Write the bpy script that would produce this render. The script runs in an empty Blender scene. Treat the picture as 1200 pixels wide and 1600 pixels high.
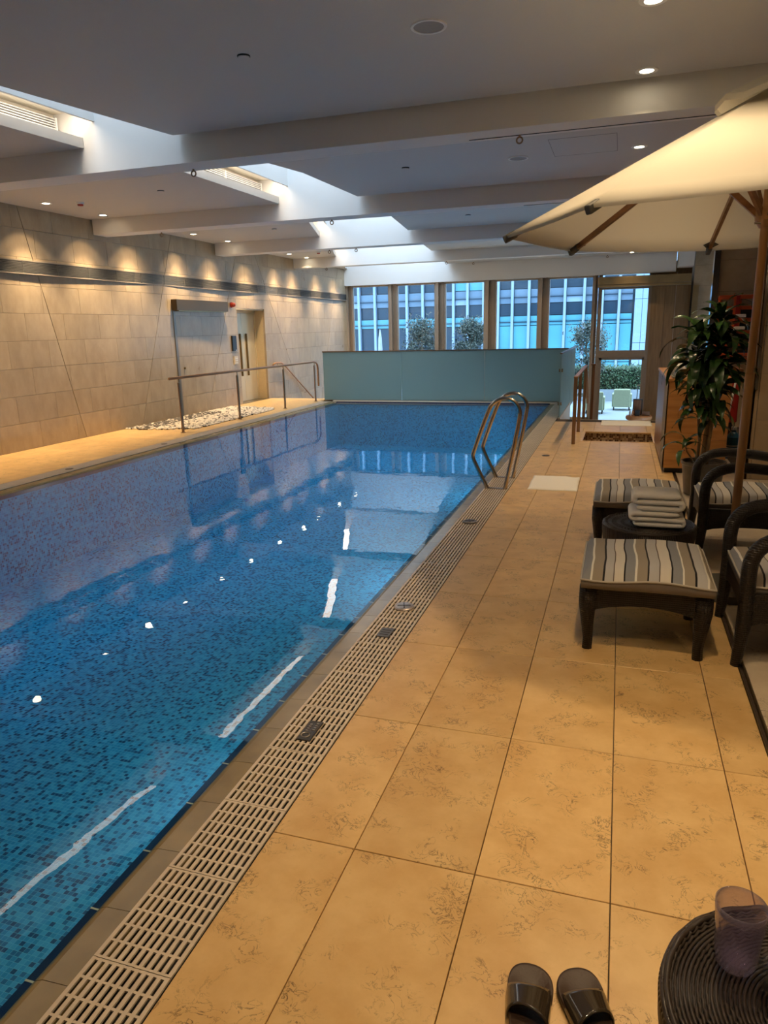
import bpy, bmesh, math, random
from math import sin, cos, pi, radians, sqrt
from mathutils import Vector, Matrix, Euler, noise
random.seed(7)
scene = bpy.context.scene
col = scene.collection

# ------------------------------------------------------------------ camera
cam_d = bpy.data.cameras.new('camera'); cam = bpy.data.objects.new('camera', cam_d); col.objects.link(cam)
cam_d.sensor_fit = 'HORIZONTAL'; cam_d.sensor_width = 36.0; cam_d.lens = 36.0 * 1110.085 / 1200.0
cam_d.clip_start = 0.05; cam_d.clip_end = 300
RX = Vector((0.951007, 0.308322, -0.022882)); UY = Vector((-0.055835, 0.244072, 0.968148)); FW = Vector((-0.304086, 0.919438, -0.249329))
M = Matrix((RX, UY, -FW)).transposed().to_4x4(); M.translation = Vector((0, 0, 1.65)); cam.matrix_world = M
scene.camera = cam

# ------------------------------------------------------------------ world, portals, exposure
SKY = 7.6
w = bpy.data.worlds.new('sky'); scene.world = w; w.use_nodes = True
wt = w.node_tree; bg = wt.nodes['Background']
tc = wt.nodes.new('ShaderNodeTexCoord'); sp = wt.nodes.new('ShaderNodeSeparateXYZ'); mr = wt.nodes.new('ShaderNodeMapRange')
cr = wt.nodes.new('ShaderNodeValToRGB')
wt.links.new(tc.outputs['Generated'], sp.inputs[0]); wt.links.new(sp.outputs['Z'], mr.inputs['Value'])
mr.inputs['From Min'].default_value = -0.1; mr.inputs['From Max'].default_value = 1.0
cr.color_ramp.elements[0].color = (0.42, 0.62, 0.86, 1); cr.color_ramp.elements[1].color = (0.62, 0.80, 1.0, 1)
wt.links.new(mr.outputs[0], cr.inputs[0]); wt.links.new(cr.outputs[0], bg.inputs['Color'])
bg.inputs['Strength'].default_value = SKY
scene.view_settings.view_transform = 'Standard'; scene.view_settings.look = 'None'
scene.view_settings.gamma = 1.0; scene.view_settings.use_curve_mapping = False
scene.view_settings.exposure = 0.08
WARM = (1.0, 0.72, 0.42)
SPOT_W = 105.0
LED = 9.0

def portal(name, loc, rot, sx, sy):
    l = bpy.data.lights.new(name, 'AREA'); l.shape = 'RECTANGLE'; l.size = sx; l.size_y = sy; l.cycles.is_portal = True
    o = bpy.data.objects.new(name, l); col.objects.link(o); o.location = loc; o.rotation_euler = rot
    return o

# ------------------------------------------------------------------ helpers
def tag(o, label=None, cat=None, group=None, kind=None):
    if label: o['label'] = label
    if cat: o['category'] = cat
    if group: o['group'] = group
    if kind: o['kind'] = kind
    return o

def empty(name, loc=(0, 0, 0), label=None, cat=None, group=None, kind=None, rz=0.0):
    o = bpy.data.objects.new(name, None); col.objects.link(o); o.location = loc; o.rotation_euler = (0, 0, rz)
    o.empty_display_size = 0.05
    return tag(o, label, cat, group, kind)

class MB:
    def __init__(s): s.v = []; s.f = []
    def add(s, vs, fs):
        n = len(s.v); s.v += [tuple(p) for p in vs]; s.f += [tuple(i + n for i in f) for f in fs]; return s
    def box(s, x0, x1, y0, y1, z0, z1):
        return s.add([(x0,y0,z0),(x1,y0,z0),(x1,y1,z0),(x0,y1,z0),(x0,y0,z1),(x1,y0,z1),(x1,y1,z1),(x0,y1,z1)],
                     [(0,3,2,1),(4,5,6,7),(0,1,5,4),(1,2,6,5),(2,3,7,6),(3,0,4,7)])
    def cham(s, x0, x1, y0, y1, z0, z1, c):
        # box whose upper edges are chamfered
        return s.add([(x0,y0,z0),(x1,y0,z0),(x1,y1,z0),(x0,y1,z0),(x0,y0,z1-c),(x1,y0,z1-c),(x1,y1,z1-c),(x0,y1,z1-c),
                      (x0+c,y0+c,z1),(x1-c,y0+c,z1),(x1-c,y1-c,z1),(x0+c,y1-c,z1)],
                     [(0,3,2,1),(0,1,5,4),(1,2,6,5),(2,3,7,6),(3,0,4,7),(4,5,9,8),(5,6,10,9),(6,7,11,10),(7,4,8,11),(8,9,10,11)])
    def prism(s, poly, lo, hi, axis='z'):
        # poly: ccw list in the two other axes; extruded lo..hi
        n = len(poly)
        def P(a, b, h):
            return {'z': (a, b, h), 'y': (a, h, b), 'x': (h, a, b)}[axis]
        vs = [P(a, b, lo) for a, b in poly] + [P(a, b, hi) for a, b in poly]
        fs = [tuple(range(n))[::-1], tuple(range(n, 2*n))] + [(i, (i+1) % n, n+(i+1) % n, n+i) for i in range(n)]
        return s.add(vs, fs)
    def tube(s, pts, r, n=8, closed=False, cap=True, flat=1.0):
        pts = [Vector(p) for p in pts]; m = len(pts)
        rs = r if isinstance(r, (list, tuple)) else [r]*m
        base = len(s.v); up = Vector((0, 0, 1)); prev = None
        for i, p in enumerate(pts):
            if closed: t = pts[(i+1) % m] - pts[i-1]
            else: t = pts[min(i+1, m-1)] - pts[max(i-1, 0)]
            t.normalize()
            if prev is None:
                a = t.cross(up)
                if a.length < 1e-3: a = t.cross(Vector((0, 1, 0)))
            else: a = prev - t*prev.dot(t)
            a.normalize(); b = t.cross(a); prev = a
            for k in range(n):
                th = 2*pi*(k+0.5)/n
                s.v.append(tuple(p + a*cos(th)*rs[i] + b*sin(th)*rs[i]*flat))
        segs = m if closed else m-1
        for i in range(segs):
            j = (i+1) % m
            for k in range(n):
                k2 = (k+1) % n
                s.f.append((base+i*n+k, base+i*n+k2, base+j*n+k2, base+j*n+k))
        if cap and not closed:
            s.f.append(tuple(base+k for k in range(n))[::-1]); s.f.append(tuple(base+(m-1)*n+k for k in range(n)))
        return s
    def bar(s, p, q, w_, h_):
        p = Vector(p); q = Vector(q); t = (q-p).normalized(); a = t.cross(Vector((0, 0, 1)))
        if a.length < 1e-3: a = Vector((1, 0, 0))
        a.normalize(); b = a.cross(t)
        vs = []
        for c in (p, q):
            for sa, sb in ((-1,-1),(1,-1),(1,1),(-1,1)): vs.append(c + a*sa*w_/2 + b*sb*h_/2)
        return s.add(vs, [(0,1,2,3),(7,6,5,4),(0,4,5,1),(1,5,6,2),(2,6,7,3),(3,7,4,0)])
    def lathe(s, prof, cx=0, cy=0, n=24, sx=1.0, sy=1.0, mod=None):
        base = len(s.v); m = len(prof)
        for i, (r, z) in enumerate(prof):
            for k in range(n):
                th = 2*pi*k/n; rr = r*(mod(th, z, i) if mod else 1)
                s.v.append((cx + rr*cos(th)*sx, cy + rr*sin(th)*sy, z))
        for i in range(m-1):
            for k in range(n):
                k2 = (k+1) % n; s.f.append((base+i*n+k, base+i*n+k2, base+(i+1)*n+k2, base+(i+1)*n+k))
        if prof[0][0] > 1e-5: s.f.append(tuple(base+k for k in range(n))[::-1])
        if prof[-1][0] > 1e-5: s.f.append(tuple(base+(m-1)*n+k for k in range(n)))
        return s
    def mesh(s, name, smooth=False):
        me = bpy.data.meshes.new(name); me.from_pydata(s.v, [], s.f); me.validate()
        bm = bmesh.new(); bm.from_mesh(me); bmesh.ops.remove_doubles(bm, verts=bm.verts, dist=1e-5)
        bmesh.ops.recalc_face_normals(bm, faces=bm.faces); bm.to_mesh(me); bm.free()
        if smooth:
            for p in me.polygons: p.use_smooth = True
        return me
    def build(s, name, mat, parent=None, smooth=False, bevel=0, seg=2, sub=0, **k):
        if parent is not None:
            L = Vector((0, 0, 0)); p = parent
            while p is not None: L += p.location; p = p.parent
            s.v = [tuple(Vector(v)-L) for v in s.v]
        me = s.mesh(name, smooth); me.materials.append(mat)
        o = bpy.data.objects.new(name, me); col.objects.link(o)
        if parent is not None: o.parent = parent
        if bevel:
            b = o.modifiers.new('bevel', 'BEVEL'); b.width = bevel; b.segments = seg; b.limit_method = 'ANGLE'; b.angle_limit = radians(40)
            if smooth is False:
                for p in me.polygons: p.use_smooth = True
                wn = o.modifiers.new('wn', 'WEIGHTED_NORMAL'); wn.keep_sharp = False
        if sub:
            u = o.modifiers.new('sub', 'SUBSURF'); u.levels = sub; u.render_levels = sub
        return tag(o, **k)

def inst(name, me, loc, parent=None, rot=(0, 0, 0), scale=None):
    o = bpy.data.objects.new(name, me); col.objects.link(o)
    L = Vector((0, 0, 0)); p = parent
    while p is not None: L += p.location; p = p.parent
    o.location = Vector(loc)-L; o.rotation_euler = rot
    if scale: o.scale = scale
    o.parent = parent
    return o

def copy_tree(o, parent=None):
    c = o.copy(); col.objects.link(c); c.parent = parent
    for ch in list(o.children): copy_tree(ch, c)
    return c

def clip(poly, a, b, c):
    # keep part with a*u+b*v <= c
    out = []; n = len(poly)
    for i in range(n):
        p, q = poly[i], poly[(i+1) % n]
        dp = a*p[0]+b*p[1]-c; dq = a*q[0]+b*q[1]-c
        if dp <= 0: out.append(p)
        if (dp < 0 < dq) or (dq < 0 < dp):
            t = dp/(dp-dq); out.append((p[0]+(q[0]-p[0])*t, p[1]+(q[1]-p[1])*t))
    return out
def area(poly):
    return abs(sum(poly[i][0]*poly[(i+1) % len(poly)][1]-poly[(i+1) % len(poly)][0]*poly[i][1] for i in range(len(poly))))/2 if len(poly) > 2 else 0
def minus_rect(poly, u0, u1, v0, v1):
    us = [p[0] for p in poly]; vs = [p[1] for p in poly]
    if max(us) <= u0 or min(us) >= u1 or max(vs) <= v0 or min(vs) >= v1: return [poly]
    out = [clip(poly, 1, 0, u0), clip(poly, -1, 0, -u1)]
    mid = clip(clip(poly, -1, 0, -u0), 1, 0, u1)
    out += [clip(mid, 0, 1, v0), clip(mid, 0, -1, -v1)]
    return [p for p in out if area(p) > 0.0008]

# ------------------------------------------------------------------ materials
def newmat(name):
    m = bpy.data.materials.new(name); m.use_nodes = True; nt = m.node_tree
    return m, nt, nt.nodes['Principled BSDF']
def N(nt, t, **k):
    n = nt.nodes.new(t)
    for a, b in k.items(): setattr(n, a, b)
    return n
def simple(name, c, rough=0.5, metal=0.0, spec=0.5, noise_amt=0.0, nscale=20.0, bump=0.0, bscale=80.0, rnd=0.0, trans=0.0, alpha=1.0, coat=0.0):
    m, nt, b = newmat(name)
    b.inputs['Base Color'].default_value = (*c, 1); b.inputs['Roughness'].default_value = rough
    b.inputs['Metallic'].default_value = metal; b.inputs['Specular IOR Level'].default_value = spec
    b.inputs['Coat Weight'].default_value = coat
    if trans: b.inputs['Transmission Weight'].default_value = trans
    g = N(nt, 'ShaderNodeNewGeometry')
    if noise_amt or rnd:
        hsv = N(nt, 'ShaderNodeHueSaturation'); hsv.inputs['Color'].default_value = (*c, 1)
        mp = N(nt, 'ShaderNodeMapRange'); mp.inputs['To Min'].default_value = 1-noise_amt; mp.inputs['To Max'].default_value = 1+noise_amt
        mp.inputs['From Min'].default_value = 0.3; mp.inputs['From Max'].default_value = 0.7
        nz = N(nt, 'ShaderNodeTexNoise'); nz.inputs['Scale'].default_value = nscale; nz.inputs['Detail'].default_value = 4
        nt.links.new(g.outputs['Position'], nz.inputs['Vector']); nt.links.new(nz.outputs[0], mp.inputs[0])
        last = mp.outputs[0]
        if rnd:
            oi = N(nt, 'ShaderNodeObjectInfo'); mr2 = N(nt, 'ShaderNodeMapRange'); mr2.inputs['To Min'].default_value = 1-rnd; mr2.inputs['To Max'].default_value = 1+rnd
            nt.links.new(oi.outputs['Random'], mr2.inputs[0])
            mu = N(nt, 'ShaderNodeMath', operation='MULTIPLY'); nt.links.new(last, mu.inputs[0]); nt.links.new(mr2.outputs[0], mu.inputs[1]); last = mu.outputs[0]
        nt.links.new(last, hsv.inputs['Value']); nt.links.new(hsv.outputs[0], b.inputs['Base Color'])
    if bump:
        n2 = N(nt, 'ShaderNodeTexNoise'); n2.inputs['Scale'].default_value = bscale; n2.inputs['Detail'].default_value = 3
        bp = N(nt, 'ShaderNodeBump'); bp.inputs['Strength'].default_value = bump; bp.inputs['Distance'].default_value = 0.004
        nt.links.new(g.outputs['Position'], n2.inputs['Vector']); nt.links.new(n2.outputs[0], bp.inputs['Height']); nt.links.new(bp.outputs[0], b.inputs['Normal'])
    return m

def stone(name, c1, c2, vein, rough=0.4, vscale=3.0, vamt=1.0, rnd=0.08, stretch=(1, 1, 1)):
    m, nt, b = newmat(name); L = nt.links.new
    g = N(nt, 'ShaderNodeNewGeometry'); oi = N(nt, 'ShaderNodeObjectInfo')
    off = N(nt, 'ShaderNodeVectorMath', operation='SCALE'); cmb = N(nt, 'ShaderNodeCombineXYZ')
    L(oi.outputs['Random'], cmb.inputs[0]); L(oi.outputs['Random'], cmb.inputs[1]); L(oi.outputs['Random'], cmb.inputs[2])
    L(cmb.outputs[0], off.inputs[0]); off.inputs['Scale'].default_value = 37.0
    ad = N(nt, 'ShaderNodeVectorMath', operation='ADD'); L(g.outputs['Position'], ad.inputs[0]); L(off.outputs[0], ad.inputs[1])
    st = N(nt, 'ShaderNodeVectorMath', operation='MULTIPLY'); L(ad.outputs[0], st.inputs[0]); st.inputs[1].default_value = stretch
    n1 = N(nt, 'ShaderNodeTexNoise'); n1.inputs['Scale'].default_value = 5.0; n1.inputs['Detail'].default_value = 6; n1.inputs['Roughness'].default_value = 0.6
    L(st.outputs[0], n1.inputs['Vector'])
    r1 = N(nt, 'ShaderNodeMapRange'); r1.inputs['From Min'].default_value = 0.35; r1.inputs['From Max'].default_value = 0.65; L(n1.outputs[0], r1.inputs[0])
    mx = N(nt, 'ShaderNodeMix', data_type='RGBA'); L(r1.outputs[0], mx.inputs['Factor']); mx.inputs['A'].default_value = (*c1, 1); mx.inputs['B'].default_value = (*c2, 1)
    # squiggly veins: thin level set of a warped noise, kept only in patches
    n2 = N(nt, 'ShaderNodeTexNoise'); n2.inputs['Scale'].default_value = vscale*3.2; n2.inputs['Detail'].default_value = 7; n2.inputs['Roughness'].default_value = 0.62
    n2.inputs['Distortion'].default_value = 1.6; L(st.outputs[0], n2.inputs['Vector'])
    sb = N(nt, 'ShaderNodeMath', operation='SUBTRACT'); L(n2.outputs[0], sb.inputs[0]); sb.inputs[1].default_value = 0.5
    ab = N(nt, 'ShaderNodeMath', operation='ABSOLUTE'); L(sb.outputs[0], ab.inputs[0])
    r2 = N(nt, 'ShaderNodeMapRange'); r2.inputs['From Min'].default_value = 0.0; r2.inputs['From Max'].default_value = 0.020; r2.inputs['To Min'].default_value = 1; r2.inputs['To Max'].default_value = 0
    L(ab.outputs[0], r2.inputs[0])
    n3 = N(nt, 'ShaderNodeTexNoise'); n3.inputs['Scale'].default_value = vscale*1.6; n3.inputs['Detail'].default_value = 5; L(ad.outputs[0], n3.inputs['Vector'])
    r3 = N(nt, 'ShaderNodeMapRange'); r3.inputs['From Min'].default_value = 0.50; r3.inputs['From Max'].default_value = 0.60; L(n3.outputs[0], r3.inputs[0])
    mu = N(nt, 'ShaderNodeMath', operation='MULTIPLY'); L(r2.outputs[0], mu.inputs[0]); L(r3.outputs[0], mu.inputs[1])
    mu2 = N(nt, 'ShaderNodeMath', operation='MULTIPLY'); L(mu.outputs[0], mu2.inputs[0]); mu2.inputs[1].default_value = vamt
    mx2 = N(nt, 'ShaderNodeMix', data_type='RGBA'); L(mu2.outputs[0], mx2.inputs['Factor']); L(mx.outputs['Result'], mx2.inputs['A']); mx2.inputs['B'].default_value = (*vein, 1)
    hs = N(nt, 'ShaderNodeHueSaturation'); L(mx2.outputs['Result'], hs.inputs['Color'])
    rr = N(nt, 'ShaderNodeMapRange'); rr.inputs['To Min'].default_value = 1-rnd; rr.inputs['To Max'].default_value = 1+rnd; L(oi.outputs['Random'], rr.inputs[0]); L(rr.outputs[0], hs.inputs['Value'])
    L(hs.outputs[0], b.inputs['Base Color'])
    rg = N(nt, 'ShaderNodeMapRange'); rg.inputs['To Min'].default_value = rough-0.08; rg.inputs['To Max'].default_value = rough+0.1; L(n1.outputs[0], rg.inputs[0]); L(rg.outputs[0], b.inputs['Roughness'])
    bp = N(nt, 'ShaderNodeBump'); bp.inputs['Strength'].default_value = 0.15; bp.inputs['Distance'].default_value = 0.003; L(n2.outputs[0], bp.inputs['Height']); L(bp.outputs[0], b.inputs['Normal'])
    return m

def mosaic(name, cols, grout, size=0.03, rough=0.2, gw=0.07):
    m, nt, b = newmat(name); L = nt.links.new
    g = N(nt, 'ShaderNodeNewGeometry')
    dv = N(nt, 'ShaderNodeVectorMath', operation='SCALE'); dv.inputs['Scale'].default_value = 1/size; L(g.outputs['Position'], dv.inputs[0])
    of = N(nt, 'ShaderNodeVectorMath', operation='ADD'); L(dv.outputs[0], of.inputs[0]); of.inputs[1].default_value = (1000.37, 1000.29, 1000.41)
    fl = N(nt, 'ShaderNodeVectorMath', operation='FLOOR'); L(of.outputs[0], fl.inputs[0])
    fr = N(nt, 'ShaderNodeVectorMath', operation='FRACTION'); L(of.outputs[0], fr.inputs[0])
    wn = N(nt, 'ShaderNodeTexWhiteNoise', noise_dimensions='3D'); L(fl.outputs[0], wn.inputs['Vector'])
    rp = N(nt, 'ShaderNodeValToRGB'); rp.color_ramp.interpolation = 'CONSTANT'
    e = rp.color_ramp.elements
    while len(e) < len(cols): e.new(0.5)
    for i, (p, c) in enumerate(cols): e[i].position = p; e[i].color = (*c, 1)
    L(wn.outputs['Value'], rp.inputs[0])
    # grout mask by projected axes, weighted by the surface normal
    nrm = N(nt, 'ShaderNodeVectorMath', operation='ABSOLUTE'); L(g.outputs['True Normal'], nrm.inputs[0])
    sf = N(nt, 'ShaderNodeSeparateXYZ'); L(fr.outputs[0], sf.inputs[0]); sn = N(nt, 'ShaderNodeSeparateXYZ'); L(nrm.outputs[0], sn.inputs[0])
    outs = []
    for ax in 'XYZ':
        lt = N(nt, 'ShaderNodeMath', operation='LESS_THAN'); L(sf.outputs[ax], lt.inputs[0]); lt.inputs[1].default_value = gw
        nl = N(nt, 'ShaderNodeMath', operation='LESS_THAN'); L(sn.outputs[ax], nl.inputs[0]); nl.inputs[1].default_value = 0.7
        mm = N(nt, 'ShaderNodeMath', operation='MULTIPLY'); L(lt.outputs[0], mm.inputs[0]); L(nl.outputs[0], mm.inputs[1]); outs.append(mm.outputs[0])
    a = N(nt, 'ShaderNodeMath', operation='MAXIMUM'); L(outs[0], a.inputs[0]); L(outs[1], a.inputs[1])
    c_ = N(nt, 'ShaderNodeMath', operation='MAXIMUM'); L(a.outputs[0], c_.inputs[0]); L(outs[2], c_.inputs[1])
    mx = N(nt, 'ShaderNodeMix', data_type='RGBA'); L(c_.outputs[0], mx.inputs['Factor']); L(rp.outputs[0], mx.inputs['A']); mx.inputs['B'].default_value = (*grout, 1)
    L(mx.outputs['Result'], b.inputs['Base Color']); b.inputs['Roughness'].default_value = rough
    return m

def wood(name, c1, c2, axis='z', rough=0.4, scale=6.0):
    m, nt, b = newmat(name); L = nt.links.new
    g = N(nt, 'ShaderNodeNewGeometry'); mp = N(nt, 'ShaderNodeMapping'); L(g.outputs['Position'], mp.inputs['Vector'])
    s = {'x': (1, 12, 12), 'y': (12, 1, 12), 'z': (12, 12, 1)}[axis]; mp.inputs['Scale'].default_value = s
    n = N(nt, 'ShaderNodeTexNoise'); n.inputs['Scale'].default_value = scale/3; n.inputs['Detail'].default_value = 6; n.inputs['Distortion'].default_value = 0.6; L(mp.outputs[0], n.inputs['Vector'])
    r = N(nt, 'ShaderNodeMapRange'); r.inputs['From Min'].default_value = .35; r.inputs['From Max'].default_value = .65; L(n.outputs[0], r.inputs[0])
    mx = N(nt, 'ShaderNodeMix', data_type='RGBA'); L(r.outputs[0], mx.inputs['Factor']); mx.inputs['A'].default_value = (*c1, 1); mx.inputs['B'].default_value = (*c2, 1)
    L(mx.outputs['Result'], b.inputs['Base Color']); b.inputs['Roughness'].default_value = rough
    return m

def weave(name, c, pitch=0.011):
    m, nt, b = newmat(name); L = nt.links.new
    tc_ = N(nt, 'ShaderNodeTexCoord'); sx = N(nt, 'ShaderNodeSeparateXYZ'); L(tc_.outputs['Object'], sx.inputs[0])
    u = N(nt, 'ShaderNodeMath', operation='ADD'); L(sx.outputs['X'], u.inputs[0]); L(sx.outputs['Y'], u.inputs[1])
    def sn(src, k, ph=0.0):
        a = N(nt, 'ShaderNodeMath', operation='MULTIPLY_ADD'); L(src, a.inputs[0]); a.inputs[1].default_value = k; a.inputs[2].default_value = ph
        q = N(nt, 'ShaderNodeMath', operation='SINE'); L(a.outputs[0], q.inputs[0]); return q.outputs[0]
    p1 = N(nt, 'ShaderNodeMath', operation='ADD'); L(u.outputs[0], p1.inputs[0]); L(sx.outputs['Z'], p1.inputs[1])
    p2 = N(nt, 'ShaderNodeMath', operation='SUBTRACT'); L(u.outputs[0], p2.inputs[0]); L(sx.outputs['Z'], p2.inputs[1])
    a = sn(p1.outputs[0], pi/pitch); c2 = sn(p2.outputs[0], pi/pitch)
    mu = N(nt, 'ShaderNodeMath', operation='MULTIPLY'); L(a, mu.inputs[0]); L(c2, mu.inputs[1])
    mr_ = N(nt, 'ShaderNodeMapRange'); mr_.inputs['From Min'].default_value = -1; L(mu.outputs[0], mr_.inputs[0])
    bp = N(nt, 'ShaderNodeBump'); bp.inputs['Strength'].default_value = 1.0; bp.inputs['Distance'].default_value = 0.004; L(mr_.outputs[0], bp.inputs['Height']); L(bp.outputs[0], b.inputs['Normal'])
    mx = N(nt, 'ShaderNodeMix', data_type='RGBA'); L(mr_.outputs[0], mx.inputs['Factor']); mx.inputs['A'].default_value = (c[0]*.35, c[1]*.35, c[2]*.35, 1); mx.inputs['B'].default_value = (*c, 1)
    L(mx.outputs['Result'], b.inputs['Base Color']); b.inputs['Roughness'].default_value = 0.38
    return m

def emis(name, c, s):
    m = bpy.data.materials.new(name); m.use_nodes = True; nt = m.node_tree
    for n in list(nt.nodes):
        if n.type != 'OUTPUT_MATERIAL': nt.nodes.remove(n)
    e = nt.nodes.new('ShaderNodeEmission'); e.inputs[0].default_value = (*c, 1); e.inputs[1].default_value = s
    nt.links.new(e.outputs[0], nt.nodes['Material Output'].inputs[0]); return m

def thin_glass(name, tint, ior=1.45, rough=0.0, bump=0.0, bscale=(1, 1, 1), facing=False):
    m = bpy.data.materials.new(name); m.use_nodes = True; nt = m.node_tree; L = nt.links.new
    for n in list(nt.nodes):
        if n.type != 'OUTPUT_MATERIAL': nt.nodes.remove(n)
    tr = N(nt, 'ShaderNodeBsdfTransparent'); tr.inputs[0].default_value = (*tint, 1)
    gl = N(nt, 'ShaderNodeBsdfGlossy'); gl.inputs['Roughness'].default_value = rough
    fr = N(nt, 'ShaderNodeFresnel'); fr.inputs['IOR'].default_value = ior
    if facing:
        lw = N(nt, 'ShaderNodeLayerWeight'); lw.inputs[0].default_value = .5; pw_ = N(nt, 'ShaderNodeMath', operation='POWER'); L(lw.outputs['Facing'], pw_.inputs[0]); pw_.inputs[1].default_value = 3.0
        ma = N(nt, 'ShaderNodeMath', operation='MULTIPLY_ADD'); L(pw_.outputs[0], ma.inputs[0]); ma.inputs[1].default_value = .75; ma.inputs[2].default_value = .09; fr = ma
    mx = N(nt, 'ShaderNodeMixShader'); L(fr.outputs[0], mx.inputs[0]); L(tr.outputs[0], mx.inputs[1]); L(gl.outputs[0], mx.inputs[2])
    L(mx.outputs[0], nt.nodes['Material Output'].inputs[0])
    if bump:
        g = N(nt, 'ShaderNodeNewGeometry'); mp = N(nt, 'ShaderNodeMapping'); mp.inputs['Scale'].default_value = bscale; L(g.outputs['Position'], mp.inputs[0])
        n1 = N(nt, 'ShaderNodeTexNoise'); n1.inputs['Scale'].default_value = 3.4; n1.inputs['Detail'].default_value = 2.5; n1.inputs['Roughness'].default_value = 0.45; L(mp.outputs[0], n1.inputs['Vector'])
        bp = N(nt, 'ShaderNodeBump'); bp.inputs['Strength'].default_value = 1.0; bp.inputs['Distance'].default_value = bump; L(n1.outputs[0], bp.inputs['Height'])
        L(bp.outputs[0], gl.inputs['Normal']); L(bp.outputs[0], fr.inputs['Normal'])
    return m

def cloth_translucent(name, c, t=0.35):
    m, nt, b = newmat(name); L = nt.links.new
    b.inputs['Base Color'].default_value = (*c, 1); b.inputs['Roughness'].default_value = 0.85
    tl = N(nt, 'ShaderNodeBsdfTranslucent'); tl.inputs[0].default_value = (*c, 1); mx = N(nt, 'ShaderNodeMixShader'); mx.inputs[0].default_value = t
    L(b.outputs[0], mx.inputs[1]); L(tl.outputs[0], mx.inputs[2]); L(mx.outputs[0], nt.nodes['Material Output'].inputs[0])
    return m

def stripes(name, x0, x1, seq):
    m, nt, b = newmat(name); L = nt.links.new
    tc_ = N(nt, 'ShaderNodeTexCoord'); sx = N(nt, 'ShaderNodeSeparateXYZ'); L(tc_.outputs['Object'], sx.inputs[0])
    nz = N(nt, 'ShaderNodeTexNoise'); nz.inputs['Scale'].default_value = 3; L(tc_.outputs['Object'], nz.inputs['Vector'])
    wob = N(nt, 'ShaderNodeMath', operation='MULTIPLY_ADD'); L(nz.outputs[0], wob.inputs[0]); wob.inputs[1].default_value = 0.03; L(sx.outputs['X'], wob.inputs[2])
    mr_ = N(nt, 'ShaderNodeMapRange'); mr_.inputs['From Min'].default_value = x0+.015; mr_.inputs['From Max'].default_value = x1+.015; L(wob.outputs[0], mr_.inputs[0])
    rp = N(nt, 'ShaderNodeValToRGB'); rp.color_ramp.interpolation = 'CONSTANT'; e = rp.color_ramp.elements
    while len(e) < len(seq): e.new(0.5)
    for i, (p, c) in enumerate(seq): e[i].position = p; e[i].color = (*c, 1)
    L(mr_.outputs[0], rp.inputs[0]); L(rp.outputs[0], b.inputs['Base Color']); b.inputs['Roughness'].default_value = 0.9
    n2 = N(nt, 'ShaderNodeTexNoise'); n2.inputs['Scale'].default_value = 300; L(tc_.outputs['Object'], n2.inputs['Vector'])
    bp = N(nt, 'ShaderNodeBump'); bp.inputs['Strength'].default_value = 0.3; bp.inputs['Distance'].default_value = 0.002; L(n2.outputs[0], bp.inputs['Height']); L(bp.outputs[0], b.inputs['Normal'])
    return m

M_tile = stone('floor_stone', (0.62, 0.385, 0.145), (0.74, 0.50, 0.215), (0.085, 0.045, 0.015), rough=0.34, vscale=5.4, vamt=0.95, rnd=0.09)
M_tile2 = stone('floor_stone_pale', (0.52, 0.42, 0.30), (0.62, 0.52, 0.38), (0.2, 0.13, 0.08), rough=0.38, vscale=3.2, vamt=0.6, rnd=0.04)
M_wall = stone('wall_stone', (0.345, 0.27, 0.18), (0.42, 0.335, 0.225), (0.50, 0.42, 0.31), rough=0.30, vscale=2.0, vamt=0.25, rnd=0.06, stretch=(1, 1, .5))
M_wallR = stone('pier_stone', (0.45, 0.34, 0.215), (0.52, 0.41, 0.27), (0.3, 0.2, 0.12), rough=0.45, vscale=2.0, vamt=0.2, rnd=0.03)
M_joint = simple('joint_dark', (0.06, 0.04, 0.025), 0.9)
M_gutter = simple('gutter_dark', (0.012, 0.010, 0.008), 0.9)
M_concrete = simple('screed', (0.10, 0.08, 0.06), 0.9, noise_amt=.1)
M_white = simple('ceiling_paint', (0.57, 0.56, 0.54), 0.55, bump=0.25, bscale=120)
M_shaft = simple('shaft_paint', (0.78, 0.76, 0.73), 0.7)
M_cream = simple('cream_paint', (0.80, 0.74, 0.62), 0.6)
M_grate = simple('grate_plastic', (0.66, 0.55, 0.42), 0.42, noise_amt=.06, nscale=8, rnd=.03)
M_coping = simple('wet_coping', (0.25, 0.18, 0.075), 0.22, noise_amt=.16, nscale=6, rnd=.05)
M_edge = simple('edge_tile_navy', (0.012, 0.03, 0.09), 0.15)
M_pool = mosaic('pool_mosaic', [(0, (0.008, 0.07, 0.18)), (0.13, (0.014, 0.15, 0.32)), (0.30, (0.020, 0.27, 0.52)), (0.55, (0.026, 0.31, 0.58)), (0.8, (0.045, 0.37, 0.63))], (0.11, 0.50, 0.70), size=0.026, rough=0.25)
M_bath = mosaic('bath_mosaic', [(0, (0.10, 0.04, 0.015)), (0.25, (0.45, 0.30, 0.15)), (0.5, (0.22, 0.11, 0.05)), (0.7, (0.62, 0.46, 0.26))], (0.5, 0.4, 0.28), size=0.028, rough=0.25)
M_water = thin_glass('water', (0.76, 0.93, 0.98), ior=1.275, bump=0.0011)
M_steel = simple('brushed_steel', (0.55, 0.49, 0.42), 0.22, metal=1.0, noise_amt=.05)
M_rail = simple('bronze_rail', (0.30, 0.20, 0.13), 0.30, metal=0.8)
M_railwood = wood('rail_wood', (0.30, 0.15, 0.07), (0.40, 0.21, 0.10), 'y', 0.3)
M_frame = simple('bronze_window_frame', (0.26, 0.195, 0.14), 0.4, metal=0.2, noise_amt=.04)
M_frame2 = simple('light_window_frame', (0.42, 0.34, 0.27), 0.4, metal=0.35)
M_glass = thin_glass('window_glass', (0.90, 0.96, 0.97), ior=1.42)
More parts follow.
